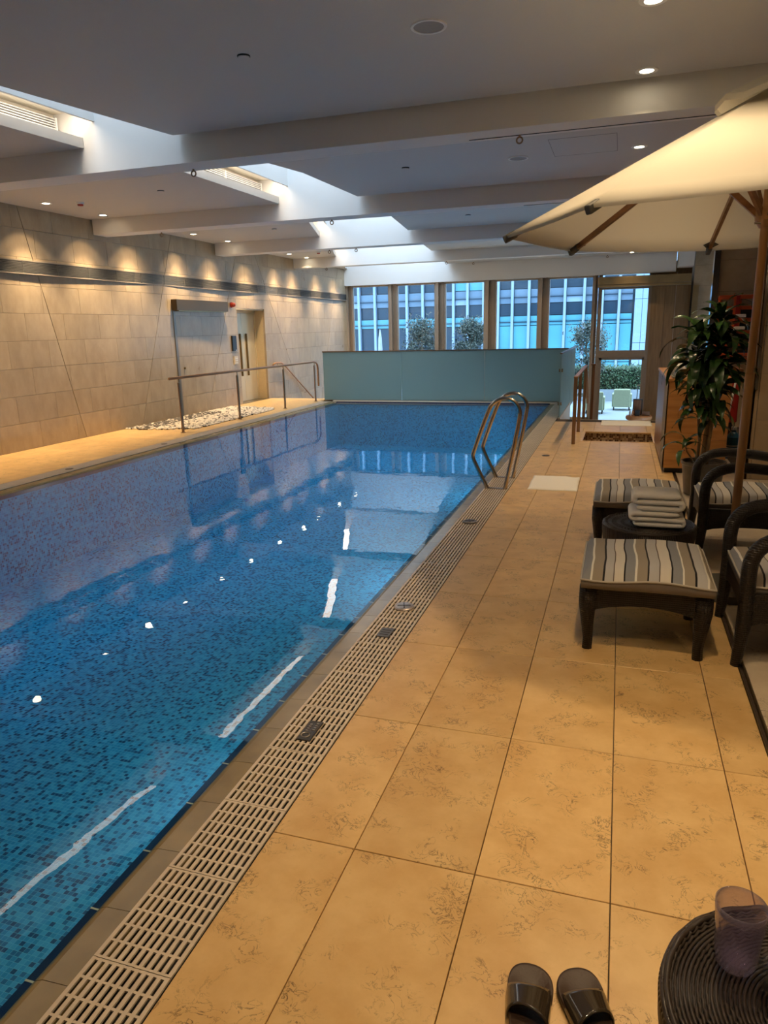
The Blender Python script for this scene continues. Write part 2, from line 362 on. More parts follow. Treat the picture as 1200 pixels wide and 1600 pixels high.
M_brass = simple('header_brass', (0.50, 0.36, 0.18), 0.32, metal=0.9, noise_amt=.1, nscale=3)
M_chrome = simple('chrome_strip', (0.7, 0.7, 0.72), 0.12, metal=1.0)
M_panelwood = wood('wall_wood', (0.20, 0.115, 0.045), (0.26, 0.155, 0.065), 'z', 0.45)
M_cab = wood('cabinet_wood', (0.42, 0.185, 0.055), (0.55, 0.27, 0.09), 'x', 0.35)
M_darkwood = wood('dark_wood', (0.14, 0.055, 0.02), (0.20, 0.085, 0.035), 'z', 0.35)
M_pole = wood('umbrella_wood', (0.34, 0.165, 0.06), (0.46, 0.24, 0.095), 'z', 0.35)
M_rib = wood('umbrella_rib', (0.22, 0.10, 0.04), (0.30, 0.145, 0.06), 'x', 0.35)
M_canvas = cloth_translucent('canvas', (0.70, 0.66, 0.55), 0.24)
M_greycap = simple('grey_cap', (0.10, 0.10, 0.09), 0.6)
M_wicker = weave('wicker_dark', (0.016, 0.0095, 0.006))
M_strand = simple('wicker_strand', (0.030, 0.021, 0.015), 0.32)
M_black = simple('black_plastic', (0.012, 0.012, 0.013), 0.4)
G = dict(lg=(0.50, 0.49, 0.48), gb=(0.27, 0.28, 0.30), tp=(0.34, 0.29, 0.225), cr=(0.70, 0.65, 0.57), bk=(0.012, 0.012, 0.015), wh=(0.78, 0.75, 0.68), br=(0.13, 0.10, 0.08))
SEQ = [(0, 'gb'), (.045, 'wh'), (.06, 'tp'), (.14, 'bk'), (.153, 'lg'), (.217, 'br'), (.225, 'cr'), (.295, 'bk'), (.308, 'gb'), (.375, 'wh'), (.388, 'tp'), (.458, 'bk'), (.472, 'lg'), (.54, 'br'), (.549, 'cr'), (.622, 'bk'), (.635, 'gb'), (.70, 'wh'), (.713, 'tp'), (.785, 'bk'), (.80, 'lg'), (.875, 'wh'), (.89, 'tp')]
M_strA = stripes('stripe_fabric', 0.0, 0.66, [(p, G[k]) for p, k in SEQ])
M_box = simple('cushion_boxing', (0.19, 0.165, 0.14), 0.9, noise_amt=.05)
M_piping = simple('piping', (0.50, 0.46, 0.39), 0.85)
M_towel = simple('towel_terry', (0.95, 0.92, 0.87), 0.95, bump=0.8, bscale=260)
M_mat = simple('towel_mat', (0.90, 0.86, 0.76), 0.95, bump=0.5, bscale=200)
M_slip = simple('slipper_sole', (0.045, 0.022, 0.010), 0.5, bump=.3, bscale=150)
M_strap = simple('slipper_strap', (0.035, 0.025, 0.015), 0.08, coat=0.6)
M_pot = simple('pot_glaze', (0.075, 0.065, 0.055), 0.35, noise_amt=.15)
M_soil = simple('soil', (0.03, 0.02, 0.012), 0.95, bump=1, bscale=60)
M_stem = simple('stem_bark', (0.26, 0.17, 0.09), 0.85, noise_amt=.2, nscale=30, bump=.6, bscale=60)
M_leaf = simple('dracaena_leaf', (0.028, 0.065, 0.016), 0.26, noise_amt=.35, nscale=14, rnd=.3)
M_orange = simple('orange_plastic', (0.62, 0.10, 0.02), 0.4)
M_red = simple('red_plastic', (0.35, 0.02, 0.015), 0.45)
M_blue = simple('blue_plastic', (0.02, 0.12, 0.22), 0.4)
M_whitep = simple('white_plastic', (0.8, 0.8, 0.78), 0.35)
M_liftdoor = simple('lift_door', (0.62, 0.54, 0.37), 0.35, metal=0.25)
M_liftjamb = simple('lift_jamb', (0.58, 0.47, 0.28), 0.4, noise_amt=.04)
M_handle = simple('handle_bronze', (0.25, 0.18, 0.09), 0.3, metal=0.8)
M_vent = simple('vent_metal', (0.16, 0.155, 0.145), 0.45, metal=.5)
M_ventframe = simple('vent_frame', (0.30, 0.26, 0.21), 0.45)
M_ventback = simple('vent_back', (0.02, 0.02, 0.02), 0.9)
M_box2 = simple('bronze_box', (0.10, 0.07, 0.038), 0.4, metal=.5)
M_pebw = simple('pebble_white', (0.62, 0.56, 0.46), 0.6, noise_amt=.35, nscale=25)
M_pebd = simple('pebble_dark', (0.10, 0.085, 0.07), 0.6, noise_amt=.5, nscale=30)
M_lamp = emis('lamp_lens', (1.0, 0.86, 0.60), 22.0)
M_added_lamp = emis('added_pool_lamp', (.75, .92, 1.0), 6.0)  # glowing face of the unseen lamps added under water
M_led = emis('led_tube', (1.0, 0.86, 0.70), LED)
M_grey = simple('speaker_grey', (0.30, 0.29, 0.28), 0.6)
M_tumbler = thin_glass('tumbler_plastic', (0.88, 0.84, 0.93), rough=.06, facing=True)
_nt = M_tumbler.node_tree; _o = _nt.nodes['Material Output']; _src = _o.inputs[0].links[0].from_socket
_d = _nt.nodes.new('ShaderNodeBsdfDiffuse'); _d.inputs[0].default_value = (0.62, 0.55, 0.72, 1); _mx = _nt.nodes.new('ShaderNodeMixShader'); _mx.inputs[0].default_value = 0.10
_nt.links.new(_src, _mx.inputs[1]); _nt.links.new(_d.outputs[0], _mx.inputs[2]); _nt.links.new(_mx.outputs[0], _o.inputs[0])
M_clear = thin_glass('clear_plastic', (0.88, 0.90, 0.90), rough=.12, facing=True)
M_paper = simple('paper', (0.82, 0.81, 0.78), 0.8)
M_plate = simple('bronze_plate', (0.09, 0.075, 0.06), 0.35, metal=.6)
M_platemark = simple('plate_mark', (0.42, 0.36, 0.30), 0.4, metal=.6)
M_terra = simple('terracotta_leather', (0.50, 0.22, 0.09), 0.45)
# outside
M_outdeck = simple('terrace_paving', (0.27, 0.30, 0.33), 0.6, noise_amt=.05)
M_outwall = simple('planter_white', (0.30, 0.34, 0.39), 0.7)
M_hedge = simple('hedge_leaf', (0.05, 0.10, 0.045), 0.45, noise_amt=.5, nscale=6)
M_tree = simple('tree_leaf', (0.030, 0.042, 0.032), 0.45, noise_amt=.5, nscale=6)
M_trunk = simple('trunk_bark', (0.10, 0.08, 0.06), 0.9)
M_armch = simple('armchair_fabric', (0.30, 0.33, 0.22), 0.85, noise_amt=.05)
M_fin = simple('facade_fin', (0.14, 0.19, 0.26), 0.4)
M_pdark = simple('facade_glass_dark', (0.008, 0.022, 0.04), 0.25, spec=.3)
M_pmid = simple('facade_band', (0.06, 0.10, 0.15), 0.4, noise_amt=.12, nscale=1)
M_pblind = simple('facade_blind', (0.035, 0.17, 0.225), 0.4, noise_amt=.10, nscale=.7)
M_clad = simple('facade_cladding', (0.14, 0.20, 0.28), 0.5)

def frosted(name):
    m, nt, b = newmat(name); L = nt.links.new
    b.inputs['Base Color'].default_value = (0.26, 0.34, 0.33, 1); b.inputs['Roughness'].default_value = 0.35
    tl = N(nt, 'ShaderNodeBsdfTranslucent'); tl.inputs[0].default_value = (0.55, 0.68, 0.66, 1)
    mx = N(nt, 'ShaderNodeMixShader'); mx.inputs[0].default_value = 0.55
    L(b.outputs[0], mx.inputs[1]); L(tl.outputs[0], mx.inputs[2]); L(mx.outputs[0], nt.nodes['Material Output'].inputs[0]); return m
M_frost = frosted('frosted_glass')

# ------------------------------------------------------------------ key dimensions
HC = 3.513; WX = -8.475
GR0, GR1 = -1.288, -1.038            # right drain grate
GL0, GL1 = -6.786, -6.536            # left drain grate
WR, WL = -1.405, -6.415              # water edges
PY0, PY1 = -1.5, 15.98
LOW = -1.15
BEAMS = [(-1.1, -0.76), (2.8, 3.14), (6.66, 7.0), (10.5, 10.84), (14.35, 14.69), (18.32, 18.66)]
XR = 4.2; YB = -3.0; YW = 22.35
BX0, BX1, BY0, BY1 = -0.50, 0.56, 10.66, 11.70   # foot bath

# ------------------------------------------------------------------ floor slab and stone tiles
fl = empty('floor', (0, 0, 0), kind='structure')
s = MB()
s.box(-1.03, XR, YB, BY0-.01, -0.35, -0.022); s.box(-1.03, BX0-.01, BY0-.01, BY1+.01, -0.35, -0.022); s.box(BX1+.01, XR, BY0-.01, BY1+.01, -0.35, -0.022)
s.box(-1.03, 1.05, BY1+.01, 13.35, -0.35, -0.022); s.box(1.05, XR, BY1+.01, 16, -0.35, -0.022)
s.box(WX-.05, GL0-.005, YB, 16.6, -0.35, -0.022)
s.build('floor_screed', M_joint, fl)
s = MB(); s.box(WX-.1, XR, 16.0, YW+.1, LOW-.1, LOW); s.box(-1.0, 1.05, 13.3, 16.0, LOW-.1, LOW)
s.build('lower_floor', M_tile2, fl)
tile_cache = {}
def floor_tile(poly, mat, name='floor_tile', zt=0.0):
    g = 0.0016
    cx = sum(p[0] for p in poly)/len(poly); cy = sum(p[1] for p in poly)/len(poly)
    xs = [p[0] for p in poly]; ys = [p[1] for p in poly]
    if len(poly) == 4 and len(set(round(x, 4) for x in xs)) == 2 and len(set(round(y, 4) for y in ys)) == 2:
        w_, h_ = round(max(xs)-min(xs), 4), round(max(ys)-min(ys), 4); key = (w_, h_, mat.name)
        if key not in tile_cache:
            me = MB().cham(-w_/2+g, w_/2-g, -h_/2+g, h_/2-g, -0.02, 0, 0.0015).mesh(name); me.materials.append(mat); tile_cache[key] = me
        return inst(name, tile_cache[key], ((max(xs)+min(xs))/2, (max(ys)+min(ys))/2, zt), fl)
    q = [(cx+(p[0]-cx)*(1-.004), cy+(p[1]-cy)*(1-.004)) for p in poly]
    return MB().prism(q, -0.02+zt, zt, 'z').build(name, mat, fl)
colx = [-1.034, -0.740, -0.341, 0.0614, 0.4626, 0.636]
rows = [1.845+0.7877*k for k in range(-3, 15)]
for i in range(5):
    for r0, r1 in zip(rows[:-1], rows[1:]):
        a, b = max(r0, -0.6), min(r1, 13.35)
        if b-a < .05: continue
        for p in minus_rect([(colx[i], a), (colx[i+1], a), (colx[i+1], b), (colx[i], b)], BX0, BX1, BY0, BY1): floor_tile(p, M_tile)
for i in range(4):
    x0 = 0.668+0.8*i
    for j in range(-1, 15):
        y0 = 0.45+0.9*j
        if y0 > 12.4: continue
        for p in minus_rect([(x0, y0), (min(x0+.8, XR), y0), (min(x0+.8, XR), y0+.9), (x0, y0+.9)], 1.33, 5, 8.3, 30): floor_tile(p, M_tile2)
for i, (x0, x1) in enumerate(((WX, -7.62), (-7.62, GL0-.006))):
    for j in range(0, 18):
        y0 = 4.6+0.8*j+(.4 if i else 0); y1 = min(y0+.8, 16.6)
        if y1-y0 > .1: floor_tile([(x0, y0), (x1, y0), (x1, y1), (x0, y1)], M_tile)
# slot drain between the two stone fields
tr = MB(); tr.box(.637, .642, -1, 12.6, -.02, 0.0005); tr.box(.662, .667, -1, 12.6, -.02, 0.0005)
tr.build('trim_1', M_handle, kind='structure')
# foot bath
fb = empty('foot_bath', (BX0, BY0, -0.18), 'shallow sunken foot bath lined with brown and cream mosaic, before the stairs', 'foot bath')
s = MB(); s.box(BX0-.01, BX0, BY0-.01, BY1+.01, -.2, -.02); s.box(BX1, BX1+.01, BY0-.01, BY1+.01, -.2, -.02)
s.box(BX0, BX1, BY0-.01, BY0, -.2, -.02); s.box(BX0, BX1, BY1, BY1+.01, -.2, -.02); s.box(BX0-.01, BX1+.01, BY0-.01, BY1+.01, -.22, -.17)
s.build('mosaic_lining', M_bath, fb)
s = MB(); t = .045
s.box(BX0, BX1, BY1-t, BY1, -.022, .004); s.box(BX0, BX0+t, BY0, BY1-t, -.022, .004); s.box(BX1-t, BX1, BY0, BY1-t, -.022, .004); s.box(BX0+t, BX1-t, BY0, BY0+t, -.022, .004)
s.build('stone_lip', M_tile, fb, bevel=.004)

# stairs down on both sides of the glass screen
def stairs(name, x0, x1, y0, n, run, **k):
    e = empty(name, (x0, y0, LOW), **k); rise = -LOW/n
    for i in range(n):
        MB().box(x0, x1, y0+i*run, y0+(i+1)*run, LOW, -rise*(i+1)).build('step', M_tile2, e, bevel=.006)
stairs('stairs', -0.98, 1.04, 13.36, 6, .30, kind='structure')
stairs('stairs', WX, -6.86, 16.6, 6, .42, kind='structure')

# ------------------------------------------------------------------ pool
s = MB(); PD = -1.05
s.box(WL-.2, WR+.2, PY0-.2, PY1+.2, PD-.1, PD)
s.box(WR-.03, WR+.06, PY0, PY1+.06, PD, -.06); s.box(WL-.06, WL+.03, PY0, PY1+.06, PD, -.06)
s.box(WL, WR, PY1, PY1+.1, PD, -.04); s.box(WL, WR, PY0-.1, PY0, PD, -.03)
s.build('pool_basin', M_pool, kind='structure')
s = MB(); s.box(WR+.06, GR1+.01, YB, 16.1, -1.1, -.16); s.box(GL0-.01, WL-.06, YB, 16.1, -1.1, -.16); s.box(GR1-.002, GR1+.01, YB, 13.4, -.16, -.024); s.box(GL0-.01, GL0+.002, YB, 16.1, -.16, -.024)
s.box(WL, WR, YB, PY0-.1, -1.1, -.02); s.build('gutter_channel', M_gutter, kind='structure')
s = MB(); s.add([(WL-.02, PY0, -.022), (WR+.02, PY0, -.022), (WR+.02, PY1, -.022), (WL-.02, PY1, -.022)], [(0, 1, 2, 3)])
s.build('pool_water', M_water, label='clear blue water filling the long swimming pool', cat='water', kind='stuff')
# navy edge strip with pale grout marks, both sides and the far end
en = MB()
en.box(WR-.032, WR+.004, PY0, PY1, -.075, -.034); en.box(WL-.004, WL+.032, PY0, PY1, -.075, -.034); en.box(WL, WR, PY1-.03, PY1+.03, -.075, -.012)
en.build('trim_2', M_edge, kind='structure')
gm = MB()
for k in range(62):
    y = 0.625+0.258*k-.5
    if y < PY1: gm.box(WR-.033, WR+.006, y, y+.006, -.075, -.033)
gm.build('trim_3', M_grate, kind='structure')
# unseen underwater lamps, added on the deck side wall to brighten the pool
for i, y in enumerate((3.2, 7.05, 11.4, 14.8)):
    e = empty('added_pool_light', (WR-.04, y, -.6), 'round unseen lamp added on the deck side wall to brighten the pool, %s from the camera' % ('first', 'second', 'third', 'fourth')[i], 'light', 'added underwater lamps')
    m = MB().lathe([(.001, .03), (.08, .03), (.11, .02), (.115, .0)], 0, 0, 24); m.v = [(WR-.03-z, y+a, -.6+b_) for a, b_, z in m.v]; m.build('added_lamp_face', M_added_lamp, e, smooth=True)
    l = bpy.data.lights.new('lamp', 'SPOT'); l.energy = (22, 60, 80, 80)[i]; l.color = (.75, .92, 1.0); l.spot_size = radians(160); l.spot_blend = 1; l.shadow_soft_size = .1
    lo = bpy.data.objects.new('lamp', l); col.objects.link(lo); lo.parent = e; lo.location = (-.06, 0, 0); lo.rotation_euler = (0, radians(75), 0)
# coping stones
def coping_mesh(sign):
    prof = [(0, -.008), (.085, -.014), (.112, -.026), (.122, -.045), (.122, -.12), (0, -.12)]
    m = MB(); poly = [(-sign*a, b) for a, b in prof]
    if sign > 0: poly = poly[::-1]
    m.prism(poly, 0.001, .257, 'y'); me = m.mesh('coping_stone'); me.materials.append(M_coping); return me
for nm, xc, sg, lab in (('pool_coping', GR0-.004, 1, 'wet brown stone coping along the near right edge of the pool'), ('pool_coping', GL1+.004, -1, 'wet brown stone coping along the wall side of the pool')):
    e = empty(nm, (xc, 0, 0), kind='structure'); me = coping_mesh(sg)
    for k in range(62):
        y = 0.628+0.258*k-.5
        if y+.258 < PY1+.1: inst('coping_stone', me, (xc, y, 0), e)
s = MB(); s.cham(WL-.12, WR+.15, PY1+.03, 16.09, -.1, .012, .01); s.build('trim_4', M_grate, kind='structure')

# drain grates: 10 slots wide, 6 slots long per liftable panel
def grate_mesh(wid, L_):
    m = MB(); n = 10; bw = .0125; pitch = (wid-bw)/n
    for i in range(n+1): m.box(i*pitch, i*pitch+bw, .001, L_-.001, -.006, 0)
    for j in range(7):
        y = .001+(L_-.009-.001)*j/6; m.box(0.001, wid-.001, y, y+.0075, -.006, -.0006)
    me = m.mesh('grate_panel'); me.materials.append(M_grate); return me
gmesh = grate_mesh(.247, .35)
for x0, lab, y00, cnt in ((GR0, 'r', .203-.35*2, 48), (GL0, 'l', 3.0, 38)):
    e = empty('drain_grate', (x0, 0, 0), 'beige slotted overflow grate between the pool and the ' + ('open deck with loungers' if lab == 'r' else 'narrow deck under the stone wall'), 'grate')
    for k in range(cnt):
        y = y00+.35*k
        if y+.35 < 16.1: inst('grate_panel', gmesh, (x0+.0015, y, 0), e)

# small plates and lids lying on the grate
def plate(y, l_, w_, ang, mat, mark, label, xc=-1.166):
    e = empty('depth_plate', (xc, y, 0), label, 'plate'); e.rotation_euler = (0, 0, ang)
    m = MB().cham(-w_/2, w_/2, -l_/2, l_/2, .0005, .006, .002); m.v = [(x+xc, yy+y, z) for x, yy, z in m.v]; m.build('plate_body', mat, e)
    d = MB()
    if mark == 1:
        for k in range(16): pass
        d.tube([(xc-.004+.018*cos(t_*pi/8), y-l_/2+.035+.018*sin(t_*pi/8), .0065) for t_ in range(16)], .0025, 6, closed=True)
        for q, yy in ((-.012, .01), (.014, .02)):
            for k in range(4): d.box(xc+q-.006, xc+q+.006, y+yy+k*.016-.02, y+yy+k*.016-.011, .0055, .0075)
    else:
        for q in (-.03, 0, .03): d.box(xc-w_/2+.012, xc+w_/2-.012, y+q-.004, y+q+.004, .0055, .0075)
    d.build('raised_marks', M_platemark if mark == 1 else M_plate, e)
plate(2.455, .15, .062, 0, M_plate, 1, 'long dark bronze plate with raised ring mark, nearest on the grate')
plate(3.50, .12, .075, 0, simple('grey_plate', (.16, .14, .12), .4, metal=.5), 2, 'grey square plate with three raised lines on the grate')
for y, lab in ((3.885, 'round metal skimmer lid lying on the grate beside the grey plate'), (5.91, 'round metal skimmer lid on the grate between lounger and ladder')):
    e = empty('skimmer_disc', (-1.170, y, 0), lab, 'lid')
    MB().lathe([(.001, .001), (.062, .001), (.064, .008), (.056, .014), (.001, .016)], -1.170, y, 28).build('lid_body', simple('lid_metal%d' % int(y), (.46, .40, .37) if y < 5 else (.2, .18, .17), .35, metal=.6), e, smooth=False)
    d = MB()
    for a in (0.3, 0.3+pi/2): d.bar((-1.17-.04*cos(a), y-.04*sin(a), .016), (-1.17+.04*cos(a), y+.04*sin(a), .016), .006, .004)
    d.build('turn_slot', M_black, e)
for (x, y, lab) in ((-.853, 9.36, 'small dark floor drain in the stone deck past the ladder'), (-6.66, 7.29, 'small dark cleanout on the far side grate, nearest'), (-6.66, 9.35, 'small dark cleanout on the far side grate, near first rail post')):
    e = empty('floor_drain', (x, y, 0), lab, 'drain')
    MB().lathe([(.001, .001), (.05, .001), (.05, .004), (.001, .005)], x, y, 20).build('drain_body', M_plate, e)
    d = MB()
    for k in range(-2, 3): d.box(x-.03, x+.03, y+k*.014-.003, y+k*.014+.003, .004, .006)
    d.build('drain_bars', M_platemark, e)

# ------------------------------------------------------------------ left wall with folded stone panels
DY0, DY1, DZ = 15.14, 16.46, 2.19
wl = empty('wall_left', (WX, 0, 0), kind='structure')
s = MB(); s.box(WX-.5, WX-.03, YB, DY0, LOW-.1, 5.6); s.box(WX-.5, WX-.03, DY1, YW+.2, LOW-.1, 5.6); s.box(WX-.5, WX-.03, DY0, DY1, DZ, 5.6); s.box(WX-.5, WX-.40, DY0, DY1, LOW-.1, DZ); s.box(WX-.5, WX-.03, DY0, DY1, LOW-.1, -.0)
s.build('wall_core', M_joint, wl)
MB().box(WX-.03, WX, YB, 7.2, -.02, HC+.1).build('wall_face', M_wall, wl)
lines = [(4.9, .42), (9.79, -.24), (11.245, .417), (13.65, .49), (18.34, -.645), (20.08, .436), (24.0, .3)]
def band_depth(b, y, z):
    if b == 0: y0a = 4.0
    else: y0a = lines[b-1][0]+lines[b-1][1]*z
    y1a = lines[b][0]+lines[b][1]*z if b < len(lines) else 26
    t_ = (y-y0a)/(y1a-y0a)
    return .002+.052*(t_ if b % 2 == 0 else 1-t_)
nrow = 9
for i in range(-3, nrow):
    z0, z1 = .4*i, min(.4*(i+1), HC+.08)
    y = 7.2-(.4 if i % 2 else 0)
    if i < 0: y = 16.0
    while y < YW:
        a, b_ = max(y, 7.2), min(y+.8, YW)
        y += .8
        if b_-a < .05: continue
        if i < 0 and b_ < 16.6: continue
        base = [(a, z0), (b_, z0), (b_, z1), (a, z1)]
        for q in minus_rect(base, DY0, DY1, -.05, DZ):
            for bnd in range(len(lines)+1):
                pl = q
                if bnd > 0: pl = clip(pl, -1, lines[bnd-1][1], -lines[bnd-1][0]-.004)
                if bnd < len(lines): pl = clip(pl, 1, -lines[bnd][1], lines[bnd][0]-.004)
                if area(pl) < .002: continue
                cy = sum(p[0] for p in pl)/len(pl); cz = sum(p[1] for p in pl)/len(pl); sh = .0032
                pts = [(p[0]-(sh if p[0] > cy else -sh)*.6, p[1]-(sh if p[1] > cz else -sh)*.6) for p in pl]
                n = len(pts)
                vs = [(WX-.03, p[0], p[1]) for p in pts]+[(WX+band_depth(bnd, p[0], p[1])-.012, p[0], p[1]) for p in pts]
                fs = [tuple(range(n)), tuple(range(n, 2*n))[::-1]]+[(k, (k+1) % n, n+(k+1) % n, n+k) for k in range(n)]
                MB().add(vs, fs).build('wall_panel', M_wall, wl)
# wall vent
wv = empty('wall_vent', (WX, 7.0, 2.56), 'long dark louvred air vent running the length of the left stone wall', 'vent')
xv = WX+.026
s = MB(); s.box(xv, xv+.022, 5.0, 22.2, 2.745, 2.76); s.box(xv, xv+.022, 5.0, 22.2, 2.558, 2.572); s.build('vent_frame', M_ventframe, wv)
MB().box(xv, xv+.002, 5.0, 22.2, 2.572, 2.745).build('vent_backing', M_ventback, wv)
for k in range(8):
    z = 2.582+k*.0215
    MB().add([(xv+.003, 5, z+.010), (xv+.02, 5, z-.002), (xv+.02, 5, z+.004), (xv+.003, 5, z+.016), (xv+.003, 22.2, z+.010), (xv+.02, 22.2, z-.002), (xv+.02, 22.2, z+.004), (xv+.003, 22.2, z+.016)],
             [(0, 1, 2, 3), (7, 6, 5, 4), (0, 4, 5, 1), (1, 5, 6, 2), (2, 6, 7, 3), (3, 7, 4, 0)]).build('slat', M_vent, wv)
for k in range(24): MB().box(xv+.002, xv+.0215, 5.35+.7*k, 5.358+.7*k, 2.572, 2.745).build('divider', M_vent, wv)

# lift door in its recess
d1 = empty('door_1', (WX, DY0, 0), kind='structure')
s = MB(); xd = WX-.27
s.box(xd-.02, WX-.028, DY1-.001, DY1+.02, 0, DZ); s.box(xd-.02, WX+.0, DY0-.02, DY0, 0, DZ); s.box(xd-.02, WX+.0, DY0-.02, DY1+.02, DZ-.03, DZ)
s.box(xd-.02, xd+.03, DY0, DY0+.03, 0, DZ-.03); s.box(xd-.02, xd+.03, DY1-.05, DY1, 0, DZ-.03); s.box(xd-.02, xd+.03, DY0, DY1, DZ-.09, DZ-.03)
s.build('jamb', M_liftjamb, d1)
ym = (DY0+.03+DY1-.05)/2
for a, b_ in ((DY0+.03, ym-.003), (ym+.003, DY1-.05)):
    lf = MB().cham(xd-.02, xd+.012, a, b_, 0.01, DZ-.095, .0).build('door_leaf', M_liftdoor, d1)
    yc = b_-.14 if b_ < ym else a+.16
    h = MB(); h.bar((xd+.035, yc, .62), (xd+.035, yc, 1.62), .05, .02); h.build('pull_handle', M_handle, lf)
MB().box(xd-.05, WX+.03, DY0, DY1, -.02, .006).build('threshold', M_handle, d1)
e = empty('control_panel', (WX, 14.9, 1.24), 'black glass call panel beside the cream lift doors', 'panel')
MB().cham(WX+.0, WX+.035, 14.81, 14.99, 1.24, 1.58, .004).build('screen', M_black, e); MB().box(WX+.035, WX+.037, 14.93, 14.97, 1.25, 1.262).build('mark', M_whitep, e)
e = empty('wall_sign', (WX, 14.9, .97), 'small square etched sign under the black call panel', 'sign')
MB().box(WX, WX+.034, 14.86, 15.0, .94, 1.12).build('sign_plate', simple('sign_plate', (.6, .53, .42), .5), e)
s = MB()
for z in (.97, 1.02, 1.07): s.box(WX+.034, WX+.037, 14.875, 14.985, z-.006, z+.006)
s.build('etched_lines', M_whitep, e)
e = empty('fire_alarm', (WX, 14.92, 2.26), 'round red alarm beacon on the stone wall above the call panel', 'alarm')
m = MB().lathe([(.001, 0), (.05, 0), (.05, .05), (.035, .08), (.001, .085)], 0, 0, 20); m.v = [(WX+.02+z, 14.92+y, 2.26+x) for x, y, z in m.v]; m.build('beacon', simple('beacon_red', (.5, .06, .03), .35), e, smooth=True)
m = MB().lathe([(.001, 0), (.062, 0), (.062, .02), (.001, .021)], 0, 0, 20); m.v = [(WX+.005+z, 14.92+y, 2.26+x) for x, y, z in m.v]; m.build('beacon_base', M_red, e)
# bronze box over the pebble bed, with its narrow side channel
e = empty('wall_shower', (WX, 12.53, 0), 'long bronze box on the stone wall above the pebble bed, with thin side channel', 'shower')
MB().box(WX+.02, WX+.16, 12.53, 14.50, 2.10, 2.31).build('head_box', M_box2, e, bevel=.006)
MB().box(WX+.03, WX+.15, 12.60, 14.44, 2.085, 2.10).build('outlet_slot', M_handle, e)
MB().box(WX+.02, WX+.045, 12.55, 12.62, 0.0, 2.10).build('side_channel', simple('channel_grey', (.22, .20, .18), .4, metal=.5), e)
e = empty('shower_valve', (WX+.03, 12.81, .97), 'small dark round shower knob on the stone wall behind the rail', 'knob')
m = MB().lathe([(.001, 0), (.022, 0), (.022, .03), (.001, .035)], 0, 0, 14); m.v = [(WX+.02+z, 12.81+y, .97+x) for x, y, z in m.v]; m.build('knob_body', M_handle, e, smooth=True)

# pebble bed
PB = [(-8.43, 10.75), (-7.9, 10.72), (-7.12, 10.95), (-7.08, 13.9), (-7.25, 14.3), (-7.9, 14.45), (-8.43, 14.45)]
def inside(x, y, P):
    c = False; j = len(P)-1
    for i in range(len(P)):
        if (P[i][1] > y) != (P[j][1] > y) and x < (P[j][0]-P[i][0])*(y-P[i][1])/(P[j][1]-P[i][1])+P[i][0]: c = not c
        j = i
    return c
e = empty('pebble_bed', (-7.8, 12.5, 0), 'bed of white and dark pebbles along the foot of the stone wall', 'pebbles')
pw, pd = MB(), MB(); rr = random.Random(3)
ico_v = []; 
for k in range(5): ico_v.append((cos(k*2*pi/5), sin(k*2*pi/5), .45))
for k in range(5): ico_v.append((cos((k+.5)*2*pi/5), sin((k+.5)*2*pi/5), -.45))
ico_v += [(0, 0, 1), (0, 0, -1)]
ico_f = [(k, (k+1) % 5, 10) for k in range(5)]+[(5+k, 11, 5+(k+1) % 5) for k in range(5)]+[(k, 5+k, (k+1) % 5) for k in range(5)]+[((k+1) % 5, 5+k, 5+(k+1) % 5) for k in range(5)]
for _ in range(3300):
    x = rr.uniform(-8.43, -7.05); y = rr.uniform(10.7, 14.5)
    if not inside(x, y, PB): continue
    r = rr.uniform(.022, .042); a = rr.uniform(0, pi); sx, sy = r*rr.uniform(.8, 1.2), r*rr.uniform(.7, 1)
    vs = [(x+(vx*cos(a)*sx-vy*sin(a)*sy), y+(vx*sin(a)*sx+vy*cos(a)*sy), .012+vz*r*.55) for vx, vy, vz in ico_v]
    dark = rr.random() < (.75 if x < -7.95 and y < 13.4 else .18)
    (pd if dark else pw).add(vs, ico_f)
pw.build('white_pebbles', M_pebw, e, smooth=True, kind='stuff'); pd.build('dark_pebbles', M_pebd, e, smooth=True, kind='stuff')

# left railing
rl = empty('handrail', (-7.0, 10.3, 0), 'waist high bronze railing on four flat posts along the far side of the pool', 'railing')
def flat_post(x, y, h, e, mat=M_rail):
    p = MB().box(x-.012, x+.012, y-.027, y+.027, .0, h-.07).build('post', mat, e, bevel=.003)
    MB().tube([(x, y, h-.075), (x, y, h-.01)], .008, 8).build('rail_pin', M_steel, p)
    MB().lathe([(.001, .001), (.045, .001), (.045, .008), (.001, .009)], x, y, 16).build('base_flange', mat, p)
for x, y in ((-7.09, 10.53), (-7.03, 12.40), (-6.98, 14.33), (-6.93, 15.92)): flat_post(x, y, .92, rl)
MB().tube([(-7.10, 10.28, .93), (-7.03, 12.4, .93), (-6.93, 15.85, .93), (-6.925, 16.0, .915), (-6.92, 16.08, .86), (-6.92, 16.11, .75), (-6.92, 16.11, .35)], .024, 12).build('top_rail', M_railwood, rl, smooth=True)
# wall handrail going down the left stairs
e = empty('wall_handrail', (WX, 16.75, .86), 'slim wall mounted handrail descending the stairs past the lift', 'railing')
pts = [(WX+.045, 16.72, .80), (WX+.08, 16.74, .86), (WX+.09, 16.85, .87), (WX+.09, 17.1, .86), (WX+.09, 17.3, .80), (WX+.09, 19.1, -.24)]
MB().tube(pts, .02, 10).build('rail_bar', M_railwood, e, smooth=True)
for y, z in ((16.9, .87), (18.6, .05)): MB().tube([(WX+.03, y, z-.08), (WX+.09, y, z-.08), (WX+.09, y, z-.01)], .008, 6).build('bracket', M_steel, e)

